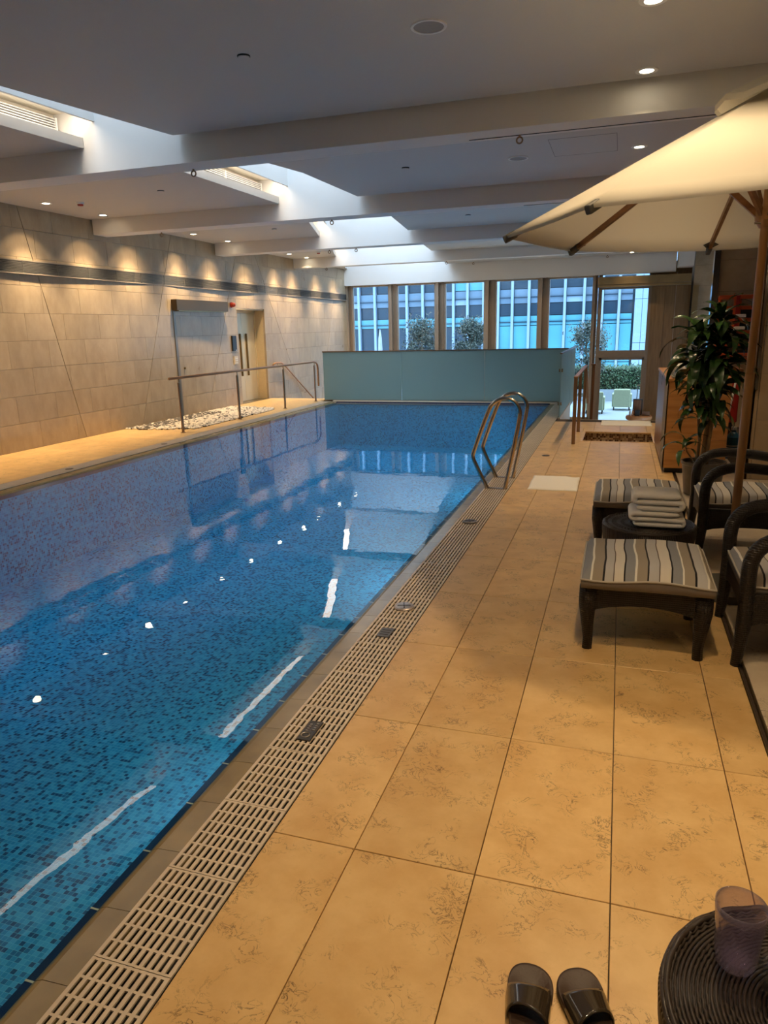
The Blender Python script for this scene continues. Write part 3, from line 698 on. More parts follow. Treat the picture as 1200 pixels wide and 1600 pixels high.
# ------------------------------------------------------------------ frosted glass screen
gs = empty('glass_screen', (-4, 16.14, 0), 'frosted green glass screen in three panels closing the far end of the pool', 'glass screen')
for a, b_ in ((-6.79, -4.83), (-4.82, -2.885), (-2.875, -1.06)): MB().box(a, b_, 16.13, 16.15, .02, 1.14).build('glass_panel', M_frost, gs, bevel=.002)
MB().box(-6.80, -1.06, 16.12, 16.16, 1.14, 1.165).build('cap_rail', M_rail, gs)
MB().box(-6.80, -1.06, 16.10, 16.18, -.02, .022).build('base_channel', M_steel, gs)
gs2 = empty('glass_screen', (-1.03, 14.9, 0), 'frosted glass screen standing lengthwise beside the stairs, seen almost edge on', 'glass screen')
for a, b_ in ((13.42, 14.93), (14.95, 16.13), (16.17, 17.6)): MB().box(-1.02, -1.0, a, b_, .0 if a < 16 else -.1, 1.14).build('glass_panel', M_frost, gs2, bevel=.002)
MB().box(-1.03, -.99, 13.42, 17.6, 1.14, 1.165).build('cap_rail', M_rail, gs2)
for y, z in ((13.47, .85), (13.47, .25)): MB().box(-1.045, -.975, y-.03, y+.03, z-.03, z+.03).build('clamp', M_steel, gs2, bevel=.004)
s = MB(); s.box(-6.85, -1.0, 16.1, 16.2, LOW-.1, -.02); s.box(-1.03, -.985, 13.35, 16.2, LOW-.1, 0); s.box(-6.9, -6.84, 16.1, 19.2, LOW, 0); s.box(-.98, XR, 13.34, 13.36, LOW, -.02); s.build('wall_lower', M_tile2, kind='structure')

# right stair railing
e = empty('stair_railing', (-.57, 10.4, 0), 'flat bar metal railing with sloping rail at the head of the stairs', 'railing')
for y, h in ((10.38, .93), (11.62, .93), (13.27, .93)):
    MB().box(-.595, -.545, y-.011, y+.011, 0, h).build('post', M_rail, e, bevel=.003)
MB().bar((-.57, 10.36, .94), (-.57, 13.3, .94), .055, .022).build('top_rail', M_railwood, e, bevel=.004)
s = MB(); s.bar((-.57, 13.3, .94), (-.57, 14.9, .12), .055, .022); s.build('sloping_rail', M_railwood, e)
e = empty('stair_post', (-.42, 14.4, -.5), 'dark reddish wooden newel post on the stairs behind the metal railing', 'post')
MB().box(-.49, -.44, 14.2, 14.25, -.62, .90).build('post_shaft', M_darkwood, e, bevel=.004); MB().box(-.51, -.42, 14.16, 14.28, .90, .925).build('post_cap', M_darkwood, e, bevel=.004)

# ------------------------------------------------------------------ ceiling: panels, beams, shafts, roof
Lpoly = [(-3, -6.6), (3.2, -5.65), (4.4, -5.55), (6.6, -5.36), (7.7, -5.07), (10.5, -5.02), (11.5, -5.12), (12.1, -5.28), (14.2, -5.95), (15.8, -6.35), (18.2, -7.18), (19.5, -7.52), (21.7, -8.25), (22.3, -8.4)]
Rpoly = [(-3, -5.6), (3.2, -4.95), (4.85, -4.62), (6.6, -4.24), (8.0, -3.95), (8.65, -3.80), (10.42, -3.74), (12.3, -3.84), (14.2, -4.08), (16.85, -4.46), (18.2, -4.62), (20.9, -5.02), (22.3, -5.12)]
def interp(P, y):
    for (a, xa), (b_, xb) in zip(P[:-1], P[1:]):
        if a <= y <= b_: return xa+(xb-xa)*(y-a)/(b_-a)
    return P[-1][1]
def sect(P, y0, y1): return [(interp(P, y0), y0)]+[(x, y) for y, x in P if y0 < y < y1]+[(interp(P, y1), y1)]
bays = [(-3.0, BEAMS[0][0]), (BEAMS[0][1], BEAMS[1][0]), (BEAMS[1][1], BEAMS[2][0]), (BEAMS[2][1], BEAMS[3][0]), (BEAMS[3][1], BEAMS[4][0]), (BEAMS[4][1], BEAMS[5][0]), (BEAMS[5][1], 22.15)]
cl = empty('ceiling', (0, 0, HC), kind='structure')
ROOF = 5.5
for bi, (y0, y1) in enumerate(bays):
    R_ = sect(Rpoly, y0, y1-.07); L_ = sect(Lpoly, y0, y1-.003)
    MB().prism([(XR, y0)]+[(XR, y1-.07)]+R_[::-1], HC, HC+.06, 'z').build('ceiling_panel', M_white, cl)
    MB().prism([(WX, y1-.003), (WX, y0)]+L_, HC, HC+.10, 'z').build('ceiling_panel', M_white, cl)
    # right shaft wall, lid over the plenum
    R2 = sect(Rpoly, y0, y1); s = MB()
    s.prism([(p[0]+.0, p[1]) for p in R2]+[(p[0]+.06, p[1]) for p in R2[::-1]], HC+.22, ROOF, 'z')
    s.prism([(p[0]+.06, p[1]) for p in R2]+[(XR, y1), (XR, y0)], HC+.22, HC+.26, 'z')
    s.build('shaft_wall', M_shaft, cl)
    L2 = [(p[0]+.16, p[1]) for p in sect(Lpoly, y0, y1)]
    if bi < 6:
        s = MB(); s.prism([(p[0]-.03, p[1]) for p in L2]+L2[::-1], HC+.235, ROOF, 'z'); s.build('shaft_wall', M_shaft, cl)
        s = MB(); s.prism([(p[0]-.03, p[1]) for p in L2[::-1]]+[(p[0]-.72, p[1]) for p in L2], HC+.345, HC+.385, 'z')
        s.prism([(p[0]-.50, p[1]) for p in L2[::-1]]+[(p[0]-.56, p[1]) for p in L2], HC+.09, HC+.375, 'z')
        s.build('cove_lining', M_cream, cl)
# roof with the skylight opening
rf = MB()
for bi, (y0, y1) in enumerate(bays):
    R2 = sect(Rpoly, y0, y1); L2 = [(p[0]+.16, p[1]) for p in sect(Lpoly, y0, y1)]
    rf.prism([(XR, y0), (XR, y1)]+R2[::-1], ROOF, ROOF+.1, 'z')
    if bi < 7: rf.prism([(WX-.5, y1), (WX-.5, y0)]+L2, ROOF, ROOF+.1, 'z')
for a, b_ in BEAMS: rf.box(WX-.5, XR, a, b_, ROOF, ROOF+.1)
rf.box(WX-.5, XR, 22.15, 22.7, ROOF, ROOF+.1)
rf.build('roof', M_shaft, kind='structure')
for a, b_ in BEAMS:
    tb = empty('ceiling_beam', (0, a, HC), kind='structure')
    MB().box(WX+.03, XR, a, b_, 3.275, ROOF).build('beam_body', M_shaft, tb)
    MB().box(-1.4, XR, b_-.085, b_-.078, 3.270, 3.276).build('shadow_groove', M_black, tb)
fa = empty('wall_far', (0, 22.15, 0), kind='structure')
MB().box(WX, 1.33, 22.15, 22.5, 3.0, ROOF).build('fascia', M_shaft, fa)
MB().box(1.36, 1.74, 21.6, 22.5, 3.1, ROOF).build('fascia_return', M_shaft, fa)
s = MB(); s.box(WX-.5, WX, 22.3, 22.7, LOW, 5.5); s.box(.74, 1.76, 22.30, 22.42, LOW, 3.3); s.build('wall_end', M_panelwood, fa)
for x in (.84, 1.10, 1.38, 1.62): MB().box(x-.006, x+.006, 22.285, 22.30, LOW, 3.0).build('cover_strip', M_frame2 if x == 1.38 else M_panelwood, fa)
MB().box(1.76, XR, 22.32, 22.5, LOW, 5.5).build('wall_end', M_wallR, fa)
# right hand column, alcove and near pier
cn = empty('column', (2, 22.2, LOW), kind='structure')
MB().box(1.80, 2.24, 22.0, 22.3, LOW, HC+.5).build('column_core', M_joint, cn)
for k in range(9):
    z0 = LOW+.535*k; MB().box(1.792, 2.248, 21.985, 22.0, z0+.002, z0+.533).build('stone_panel', M_wallR, cn)
MB().box(1.735, 1.79, 21.97, 22.02, LOW, HC).build('edge_strip', M_chrome, cn)
MB().box(1.79, 1.93, 21.90, 21.93, 1.0, 2.62).build('brass_jamb', M_brass, cn)
al = empty('wall_right', (3, 12, 0), kind='structure')
MB().box(1.36, XR, 12.52, 12.6, 0, HC+.1).build('alcove_core', M_joint, al)
for i, z0 in enumerate((0, .46, .92, 1.19, 1.63, 2.09, 2.55, 3.01)):
    z1 = (.46, .92, 1.19, 1.63, 2.09, 2.55, 3.01, HC)[i]
    for x0 in (1.375, 2.17, 2.97): MB().box(x0, min(x0+.797, XR), 12.5, 12.52, z0+.002, z1-.002).build('stone_panel', M_wallR, al)
MB().box(1.285, 1.37, 12.44, 12.6, 0, HC).build('edge_strip', M_chrome, al)
MB().box(1.33, 1.36, 8.30, 8.62, 0, HC+.1).build('pier_reveal', M_panelwood, al)
MB().box(1.36, XR, 8.33, 8.62, 0, HC+.1).build('pier_core', M_joint, al)
zs = [0, .15, .632, 1.113, 1.594, 2.075, 2.556, 3.037, HC]
for z0, z1 in zip(zs[:-1], zs[1:]):
    for xa, xb in ((1.338, 1.392), (1.395, 1.99), (1.993, 2.59), (2.593, 3.2), (3.203, XR)):
        MB().box(xa, xb-.002, 8.30, 8.33, z0+.0015, z1-.0015).build('stone_panel', M_wallR, al)
MB().box(1.345, 1.375, 8.285, 8.30, .95, HC).build('edge_strip', M_chrome, al)
s = MB(); s.box(XR, XR+.2, YB, 22.7, LOW, 5.6); s.build('wall_side', M_wallR, kind='structure')
MB().box(WX-.5, XR+.2, YB-.2, YB, LOW, 5.6).build('wall_back', M_wallR, kind='structure')

# cove louvres and led tubes
for bi, (y0, y1) in enumerate(bays[1:6]):
    yy0, yy1 = y0+.05, y1-.05
    e = empty('cove_grille', (interp(Lpoly, (y0+y1)/2)-.3, (y0+y1)/2, HC+.1), 'white linear air grille in the ceiling cove, bay number %s from the camera' % ('one two three four five'.split()[bi]), 'vent', 'cove grilles along the skylight')
    def lx(y, d): return interp(Lpoly, y)-.27+d
    n = 10; ys = [yy0+(yy1-yy0)*k/n for k in range(n+1)]
    for z in [HC+.115+.0235*k for k in range(8)]:
        MB().prism([(lx(y, 0), y) for y in ys]+[(lx(y, .016), y) for y in ys[::-1]], z, z+.008, 'z').build('slat', M_whitep, e)
    MB().prism([(lx(y, -.006), y) for y in ys]+[(lx(y, -.002), y) for y in ys[::-1]], HC+.1, HC+.295, 'z').build('grille_back', M_grey, e)
    for k in (0, 3, 5, 7, 10): y = ys[k]; MB().box(lx(y, -.004), lx(y, .02), y-.012, y+.012, HC+.1, HC+.298).build('divider', M_whitep, e)
    e = empty('cove_light', (interp(Lpoly, (y0+y1)/2), (y0+y1)/2, HC+.25), 'slim warm white light tube hidden behind the skylight lip, bay number %s from the camera' % ('one two three four five'.split()[bi]), 'light', 'cove light tubes')
    ys = [y0+.05+(y1-y0-.12)*k/8 for k in range(9)]
    MB().prism([(interp(Lpoly, y)-.06, y) for y in ys]+[(interp(Lpoly, y)+.115, y) for y in ys[::-1]], HC+.322, HC+.336, 'z').build('tube', M_led, e)
    MB().prism([(interp(Lpoly, y)-.065, y) for y in ys]+[(interp(Lpoly, y)+.12, y) for y in ys[::-1]], HC+.336, HC+.345, 'z').build('tube_base', M_whitep, e)

# sky portals: over each shaft and behind the windows
for y0, y1 in bays[1:]:
    xa = min(interp(Lpoly, y0+.01), interp(Lpoly, y1-.01))+.16; xb = max(interp(Rpoly, y0+.01), interp(Rpoly, y1-.01))
    portal('sky_portal', ((xa+xb)/2, (y0+y1)/2, ROOF+.15), (0, 0, 0), xb-xa+.1, y1-y0+.1)
portal('window_portal', (-3.85, 22.75, .9), (radians(90), 0, pi), 9.4, 4.4)

# ------------------------------------------------------------------ downlights and ceiling devices
def downlight(x, y, label, power=SPOT_W, big=False, z=HC, ang=100, tilt=0.0, blend=0.65, accent=0.0):
    e = empty('downlight', (x, y, z), label, 'light', 'recessed downlights')
    R0 = .075
    ring = [(R0*.62, -.001), (R0, -.004), (R0*1.12, -.006), (R0*1.12, 0.0)]
    m = MB().lathe([(R0*.68, -.0005), (R0*.72, -.006), (R0*1.1, -.006), (R0*1.15, -.0005)], 0, 0, 24); m.v = [(a+x, b_+y, c+z) for a, b_, c in m.v]
    # open ring
    m.f = [f for f in m.f if len(f) == 4]; m.build('trim_ring', M_whitep, e)
    m = MB().lathe([(.001, -.004), (R0*.68, -.003)], x, y, 20); m.v = [(a, b_, c+z) for a, b_, c in m.v]; m.f = [f for f in m.f if len(f) == 4]; m.build('lens', M_lamp, e)
    l = bpy.data.lights.new('lamp', 'SPOT'); l.energy = power; l.color = WARM; l.spot_size = radians(ang); l.spot_blend = blend; l.shadow_soft_size = .045
    lo = bpy.data.objects.new('lamp', l); col.objects.link(lo); lo.parent = e; lo.location = (0, 0, -.02); lo.rotation_euler = (0, radians(tilt), 0)
    if accent:      # the reflector's narrow core beam
        l = bpy.data.lights.new('lamp', 'SPOT'); l.energy = accent; l.color = WARM; l.spot_size = radians(74); l.spot_blend = 1.0; l.shadow_soft_size = .045
        lo = bpy.data.objects.new('lamp', l); col.objects.link(lo); lo.parent = e; lo.location = (0, 0, -.02); lo.rotation_euler = (0, radians(9), 0)
    return e
ords = 'first second third fourth fifth sixth seventh eighth ninth tenth eleventh twelfth thirteenth'.split()
for i, y in enumerate((4.1, 5.6, 7.45, 8.98, 10.2, 11.35, 12.8, 14.1, 15.6, 17.1, 18.15, 19.8, 21.2)):
    downlight(-7.98, y, '%s downlight from the camera in the row along the left stone wall' % ords[i], power=SPOT_W*.30, ang=92, tilt=12, blend=.35, accent=SPOT_W*3.2)
for i, y in enumerate((1.0, 2.35, 3.75, 5.13, 6.42, 7.6, 8.96, 10.3, 11.6, 13.0, 16.0, 17.4, 20.0)):
    downlight(.07, y, '%s downlight from the camera in the row over the lounger deck' % ords[i], power=SPOT_W*(1.12 if y < 4 else .62 if y < 9 else .72), ang=100)
for i, (x, y) in enumerate(((-3.87, 21.25), (-2.27, 21.3), (.14, 21.5))):
    downlight(x, y, 'downlight just before the window fascia, %s from the left' % ords[i], power=SPOT_W*.6)
for i, (x, y) in enumerate(((1.9, 1.6), (1.9, 5.2), (2.2, 9.6))):
    downlight(x, y, 'downlight on the far right beyond the parasol, %s from the camera' % ords[i], power=SPOT_W*.45)
for i, (x, y) in enumerate(((-1.28, 5.01), (-1.24, 8.96))):
    e = empty('ceiling_speaker', (x, y, HC), 'round grey speaker grille in the ceiling, %s from the camera' % ords[i], 'speaker', 'ceiling speakers')
    m = MB().lathe([(.098, -.0005), (.098, -.008), (.115, -.008), (.118, -.0005)], x, y, 32); m.f = [f for f in m.f if len(f) == 4]; m.v = [(a, b_, c+HC) for a, b_, c in m.v]; m.build('rim', M_whitep, e)
    m = MB().lathe([(.001, -.005), (.098, -.004)], x, y, 32); m.f = [f for f in m.f if len(f) == 4]; m.v = [(a, b_, c+HC) for a, b_, c in m.v]; m.build('mesh_disc', M_grey, e)
for i, (x, y) in enumerate(((-2.61, 5.02), (-2.57, 8.9), (-5.98, 8.88), (-2.62, 12.9), (-6.3, 12.9))):
    e = empty('sprinkler', (x, y, HC), 'flush round sprinkler cover in the ceiling, ' + ('nearest the camera', 'in second bay right of the skylight', 'in second bay left of the skylight', 'in third bay right of the skylight', 'in third bay left of the skylight')[i], 'sprinkler', 'sprinkler covers')
    m = MB().lathe([(.001, -.012), (.04, -.012), (.042, -.009), (.001, -.008)], x, y, 24); m.v = [(a, b_, c+HC) for a, b_, c in m.v]; m.build('cover', M_white, e)
    m = MB().lathe([(.001, -.007), (.046, -.007), (.046, .0), (.001, .0)], x, y, 24); m.v = [(a, b_, c+HC) for a, b_, c in m.v]; m.build('gap', M_black, e)
for i, (x, y) in enumerate(((-7.50, 9.12), (-7.15, 17.0), (-.35, 12.4))):
    e = empty('smoke_detector', (x, y, HC), 'small red and white detector on the ceiling, ' + ('near the left wall', 'in the fourth bay left of the skylight', 'above the parasol edge')[i], 'detector', 'ceiling detectors')
    m = MB().lathe([(.001, -.03), (.045, -.03), (.06, 0), (.001, 0)], x, y, 20); m.v = [(a, b_, c+HC) for a, b_, c in m.v]; m.build('detector_body', M_whitep, e)
    m = MB().lathe([(.001, -.055), (.038, -.05), (.042, -.03), (.001, -.03)], x, y, 20); m.v = [(a, b_, c+HC) for a, b_, c in m.v]; m.build('detector_cap', M_red, e)
for i, (x, y) in enumerate(((-4.25, 6.92), (-.95, 6.92), (-7.3, 10.75), (-4.28, 10.75), (-5.3, 14.6), (-4.32, 18.58), (-5.9, 14.62), (-7.6, 18.58), (-4.3, 22.0), (-.5, 22.0))):
    e = empty('hanging_ring', (x, y, 3.275), 'small dark metal ring hanging under ' + ('the nearest beam, left of the skylight', 'the nearest beam, beside the parasol', 'the second beam, by the stone wall', 'the second beam, over the skylight', 'the third beam, over the skylight', 'the fourth beam, over the skylight', 'the third beam, left of the skylight', 'the fourth beam, by the stone wall', 'the ceiling before the window fascia, left', 'the ceiling before the window fascia, right')[i], 'ring', 'rings under the beams')
    zc = 3.232 if y < 21 else HC-.045
    MB().tube([(x+.026*cos(a), y, zc+.026*sin(a)) for a in [k*pi/8 for k in range(16)]], .008, 6, closed=True).build('ring_loop', M_rail, e, smooth=True)
    MB().tube([(x, y, zc+.026), (x, y, zc+.05)], .01, 6).build('ring_mount', M_rail, e)
e = empty('access_hatch', (-.6, 8.7, HC), 'square flush access hatch outline in the ceiling before the parasol', 'hatch')
s = MB(); x0, x1, y0, y1 = -.84, -.16, 8.25, 9.05
for b_ in ((x0, x1, y0, y0+.004), (x0, x1, y1, y1+.004), (x0, x0+.004, y0, y1), (x1, x1+.004, y0, y1)): s.box(*b_, HC-.0015, HC+.001)
s.build('hatch_joint', M_black, e); MB().box(x0+.006, x1-.002, y0+.006, y1-.002, HC-.001, HC+.001).build('hatch_lid', M_white, e)

# ------------------------------------------------------------------ windows and glazed door
wx = [(-8.25, -7.07), (-6.75, -5.57), (-5.21, -4.03), (-3.64, -2.43), (-2.08, -.87)]
for i, (a, b_) in enumerate(wx):
    e = empty('window_%d' % (i+1), ((a+b_)/2, 22.35, LOW), kind='structure')
    s = MB(); s.box(a-.05, a, 22.3, 22.4, LOW, 2.98); s.box(b_, b_+.05, 22.3, 22.4, LOW, 2.98); s.box(a-.05, b_+.05, 22.3, 22.4, 2.95, 3.0); s.box(a-.05, b_+.05, 22.3, 22.4, LOW, LOW+.08)
    s.build('window_frame', M_frame2, e); MB().box(a, b_, 22.345, 22.355, LOW+.08, 2.95).build('window_pane', M_glass, e)
mull = [(WX, -8.30), (-7.02, -6.80), (-5.52, -5.26), (-3.98, -3.69), (-2.38, -2.13), (-.82, -.72)]
for i, (a, b_) in enumerate(mull):
    e = empty('trim_%d' % (i+5), ((a+b_)/2, 22.35, LOW), kind='structure')
    MB().box(a, b_, 22.33, 22.42, LOW, 3.0).build('mullion_core', M_frame, e)
    w_ = b_-a; MB().box(a, a+w_*.35, 22.24, 22.33, LOW, 3.0).build('mullion_rib', M_frame2, e); MB().box(a+w_*.72, b_, 22.28, 22.33, LOW, 3.0).build('mullion_rib', M_frame, e)
e = empty('door_2', (0, 22.35, LOW), kind='structure')
s = MB(); s.box(-.70, -.60, 22.28, 22.40, LOW, 3.0); s.box(.66, .74, 22.28, 22.40, LOW, 3.0); s.box(-.6, .66, 22.28, 22.40, .69, .89); s.box(-.6, .66, 22.3, 22.4, 2.60, 2.72)
s.build('door_frame', M_frame, e)
lf = MB(); lf.box(-.60, -.53, 22.31, 22.38, LOW, .69); lf.box(.60, .66, 22.31, 22.38, LOW, .69); lf.box(-.6, .66, 22.31, 22.38, .62, .69); leaf = lf.build('door_leaf', M_frame, e)
MB().box(-.53, .60, 22.34, 22.35, LOW, .62).build('door_pane', M_glass, e); MB().box(-.6, .66, 22.34, 22.35, .89, 2.60).build('door_pane', M_glass, e); MB().box(-.6, .66, 22.34, 22.35, 2.72, 3.0).build('door_pane', M_glass, e)
hd = empty('door_header', (.5, 22.1, 2.66), 'long brushed brass header box above the glazed door', 'header')
MB().box(-.71, 1.76, 21.98, 22.27, 2.72, 2.93).build('header_box', M_brass, hd, bevel=.004); MB().box(-.71, 1.76, 22.0, 22.27, 2.65, 2.712).build('header_track', M_brass, hd, bevel=.004)

# ------------------------------------------------------------------ outside: terrace, hedge, trees, furniture, facade
MB().box(-14, 8, 22.5, 30.2, LOW-.25, LOW-.05).build('terrace', M_outdeck, kind='structure')
pl_ = empty('planter_wall', (0, 28.5, LOW), 'low white planter wall across the terrace outside', 'planter')
for k in range(12): MB().box(-12+1.6*k, -12+1.6*k+1.595, 28.5, 28.62, LOW-.06, -.77).build('panel', M_outwall, pl_)
MB().box(-12, 7.2, 28.62, 30.0, LOW-.06, -.82).build('planter_soil', M_soil, pl_)
def foliage(n, fn, size, seed):
    r = random.Random(seed); m = MB()
    for _ in range(n):
        c = Vector(fn(r)); u = Vector((r.gauss(0, 1), r.gauss(0, 1), r.gauss(0, 1))).normalized(); v = u.orthogonal().normalized()
        s_ = size*r.uniform(.6, 1.3)
        m.add([c-u*s_, c+v*s_*.45, c+u*s_, c-v*s_*.45], [(0, 1, 2, 3)])
    return m
def fb_mesh(m, name, mat, parent, **k):
    L = parent.location; me = bpy.data.meshes.new(name); me.from_pydata([tuple(Vector(v)-L) for v in m.v], [], m.f); me.materials.append(mat)
    o = bpy.data.objects.new(name, me); col.objects.link(o); o.parent = parent; tag(o, **k); return o
hg = empty('hedge', (0, 29.1, -.8), 'clipped green hedge in the white planter outside the glazed door', 'hedge')
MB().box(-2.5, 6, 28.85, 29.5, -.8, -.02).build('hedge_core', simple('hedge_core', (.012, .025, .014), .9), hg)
def hf(r):
    x = r.uniform(-2.6, 6.1)
    if r.random() < .35: return (x, r.uniform(28.7, 29.6), r.gauss(.03, .05))
    return (x, 28.75+r.gauss(0, .05), r.uniform(-.8, .06))
fb_mesh(foliage(9000, hf, .045, 5), 'hedge_foliage', M_hedge, hg, kind='stuff')
trees = [(-7.75, 29.0, 2.15, .85, 'bushy dark tree outside the second window from the left'), (-5.75, 29.0, 2.1, .75, 'dark tree outside the third window, its top a thin spire'), (-1.2, 28.0, 1.85, .75, 'round headed tree outside, between the last window and the door'), (-9.0, 29.0, .5, .5, 'low green bush outside behind the first window')]
for i, (x, y, zt, rad, lab) in enumerate(trees):
    e = empty('tree' if i < 3 else 'bush', (x, y, LOW), lab, 'tree' if i < 3 else 'bush')
    MB().tube([(x, y, LOW-.05), (x+.03, y, 0), (x-.02, y, zt-.9), (x, y, zt-.3)], [.05, .04, .03, .01], 8).build('trunk', M_trunk, e, smooth=True)
    rb = random.Random(i)
    for k in range(7):
        a = rb.uniform(0, 2*pi); z0 = zt-1.6+rb.uniform(0, .9)
        MB().tube([(x, y, z0), (x+rad*.6*cos(a), y+rad*.6*sin(a), z0+.5)], [.018, .006], 5).build('branch', M_trunk, e)
    blobs = [(x+rb.uniform(-rad, rad)*.72, y+rb.uniform(-rad, rad)*.5, zt-.35-abs(rb.gauss(0, .8)), rb.uniform(.16, .34)) for _ in range(26)]+[(x, y, zt-.25, .2)]
    def tf(r, blobs=blobs):
        bx, by, bz, br = r.choice(blobs); d = Vector((r.gauss(0, 1), r.gauss(0, 1), r.gauss(0, 1)))*br*.55
        return (bx+d.x, by+d.y, max(bz+d.z, -.9))
    fb_mesh(foliage(4200, tf, .05, 20+i), 'foliage', M_tree if i < 3 else M_hedge, e, kind='stuff')
def armchair(x, y, rz, lab):
    e = empty('armchair', (x, y, LOW-.05), lab, 'armchair', rz=0); z = LOW-.05
    MB().cham(x-.27, x+.27, y-.25, y+.28, z+.12, z+.42, .03).build('seat', M_armch, e, bevel=.02)
    MB().cham(x-.27, x+.27, y-.36, y-.22, z+.12, z+.72, .03).build('backrest', M_armch, e, bevel=.02)
    for sx in (-1, 1): MB().cham(x+sx*.27-.05, x+sx*.27+.05, y-.3, y+.28, z+.12, z+.55, .02).build('armrest', M_armch, e, bevel=.02)
    for sx in (-1, 1):
        for sy in (-1, 1): MB().box(x+sx*.25-.02, x+sx*.25+.02, y+sy*.25-.02, y+sy*.25+.02, z, z+.12).build('leg', M_black, e)
armchair(.13, 25.7, 0, 'cream upholstered armchair on the terrace, seen whole through the door')
armchair(-.72, 24.6, 0, 'cream upholstered armchair on the terrace, half hidden by the door frame')
e = empty('closed_parasol', (-9.15, 27.7, LOW), 'closed white parasol standing outside the first window', 'parasol')
MB().lathe([(.03, 0), (.09, .35), (.07, .7), (.05, 1.15), (.02, 1.25), (.001, 1.3)], 0, 0, 10); m = MB().lathe([(.03, .2), (.10, .5), (.07, 1.3), (.02, 1.62), (.001, 1.65)], -9.15, 27.7, 10); m.build('furled_canopy', M_outwall, e, smooth=True)
MB().tube([(-9.15, 27.7, LOW-.05), (-9.15, 27.7, .3)], .025, 8).build('pole', M_frame, e)
e = empty('garden_lamp', (.60, 25.4, LOW), 'slim black lamp post by the terrace door', 'lamp')
MB().tube([(.60, 25.4, LOW-.05), (.61, 25.4, -.37)], .015, 8).build('post', M_black, e); MB().bar((.57, 25.4, -.36), (.73, 25.4, -.345), .04, .02).build('lamp_head', M_brass, e)
# facade
fc = empty('office_building', (-6, 42, LOW), 'blue glass office facade with pale vertical fins across the terrace', 'building')
MB().box(-24, 9, 42.35, 44, -6, 16).build('facade_core', M_pdark, fc)
fins = [-19.1, -18.2, -17.2, -16.2, -15.21, -14.19, -13.2, -12.19, -11.22, -10.3, -9.38, -8.55, -7.62, -6.78, -5.98, -5.05, -4.1, -3.09, -2.06, -1.1, -.22]
for x in fins: MB().box(x-.07, x+.07, 42.02, 42.3, -4, 16).build('fin', M_fin, fc)
def frow(z0, z1, pick, nm='pane'):
    xs = fins+[.55]
    for k, (a, b_) in enumerate(zip(xs[:-1], xs[1:])):
        mt = pick(k, (a+b_)/2)
        MB().box(a+.09, b_-.09, 42.22+(.05 if mt is M_pdark else 0), 42.33, z0+.02, z1-.02).build(nm, mt, fc)
right = lambda k, x: x > -8.9
frow(-3.0, -.4, lambda k, x: M_pblind if x > -8 else M_pdark)
frow(-.4, 1.66, lambda k, x: M_pblind if x > -7.7 else M_pdark)
frow(1.66, 2.2, lambda k, x: M_pblind)
frow(2.2, 2.86, lambda k, x: M_pdark)
frow(2.86, 3.2, lambda k, x: M_clad if k % 7 == 3 else M_pmid, 'spandrel'); frow(3.2, 3.66, lambda k, x: M_pmid, 'spandrel')
frow(3.66, 4.9, lambda k, x: M_pblind if -9.4 < x < -6.4 else M_pdark)
frow(4.9, 7.5, lambda k, x: M_pdark); frow(7.5, 9.0, lambda k, x: M_pmid, 'spandrel'); frow(9, 12, lambda k, x: M_pblind); frow(12, 16, lambda k, x: M_pdark)
for z in (1.85, 3.2): MB().box(-20, .5, 42.14, 42.22, z-.03, z+.03).build('transom', M_pdark, fc)
for x0, x1 in ((.58, .96), (.98, 1.34), (1.36, 2.6), (2.62, 4), (4.02, 6), (6.02, 8.5)):
    for z0, z1 in ((-4, .6), (.62, 2.9), (2.92, 5.2), (5.22, 8), (8.02, 16)): MB().box(x0, x1, 42.1, 42.3, z0, z1).build('cladding', M_clad, fc)

# table with boxes on the lower landing
e = empty('side_table', (.45, 16.95, LOW), 'round terracotta side table on the lower landing before the glazed door', 'table')
MB().lathe([(.001, -.45), (.26, -.45), (.28, -.42), (.28, -.38), (.26, -.355), (.001, -.352)], .47, 16.95, 36).build('table_top', M_terra, e, smooth=False, bevel=.004)
MB().lathe([(.16, LOW), (.16, LOW+.02), (.03, LOW+.05), (.03, -.45)], .47, 16.95, 20).build('pedestal', M_darkwood, e)
e = empty('menu_box', (.41, 17.0, -.35), 'black upright box on the terracotta side table', 'box'); MB().box(.33, .53, 16.98, 17.08, -.352, -.0).build('box_body', M_black, e, bevel=.004); MB().box(.35, .51, 16.975, 16.98, -.33, -.02).build('box_face', M_darkwood, e)
e = empty('tissue_box', (.60, 16.9, -.35), 'low dark wooden box on the right of the terracotta side table', 'box'); MB().box(.535, .69, 16.86, 16.96, -.352, -.27).build('box_body', M_darkwood, e, bevel=.004)
e = empty('cup_holder', (.44, 16.82, -.35), 'small black cube holder in front of the black upright box', 'holder'); MB().box(.38, .48, 16.78, 16.86, -.352, -.22).build('box_body', M_black, e, bevel=.004)
for i, (x, lab) in enumerate(((.275, 'small cream lotion bottle at the left edge of the terracotta table'), (.33, 'small amber lotion bottle left of the black cube on the terracotta table'))):
    e = empty('lotion_bottle', (x, 16.8, -.352), lab, 'bottle'); m = MB().lathe([(.022, 0), (.022, .09), (.01, .11), (.01, .13)], x, 16.8, 12); m.v = [(a, b_, c-.352) for a, b_, c in m.v]; m.build('bottle_body', M_piping if i == 0 else M_terra, e); m = MB().lathe([(.012, .13), (.012, .15)], x, 16.8, 10); m.v = [(a, b_, c-.352) for a, b_, c in m.v]; m.build('cap', M_piping, e)
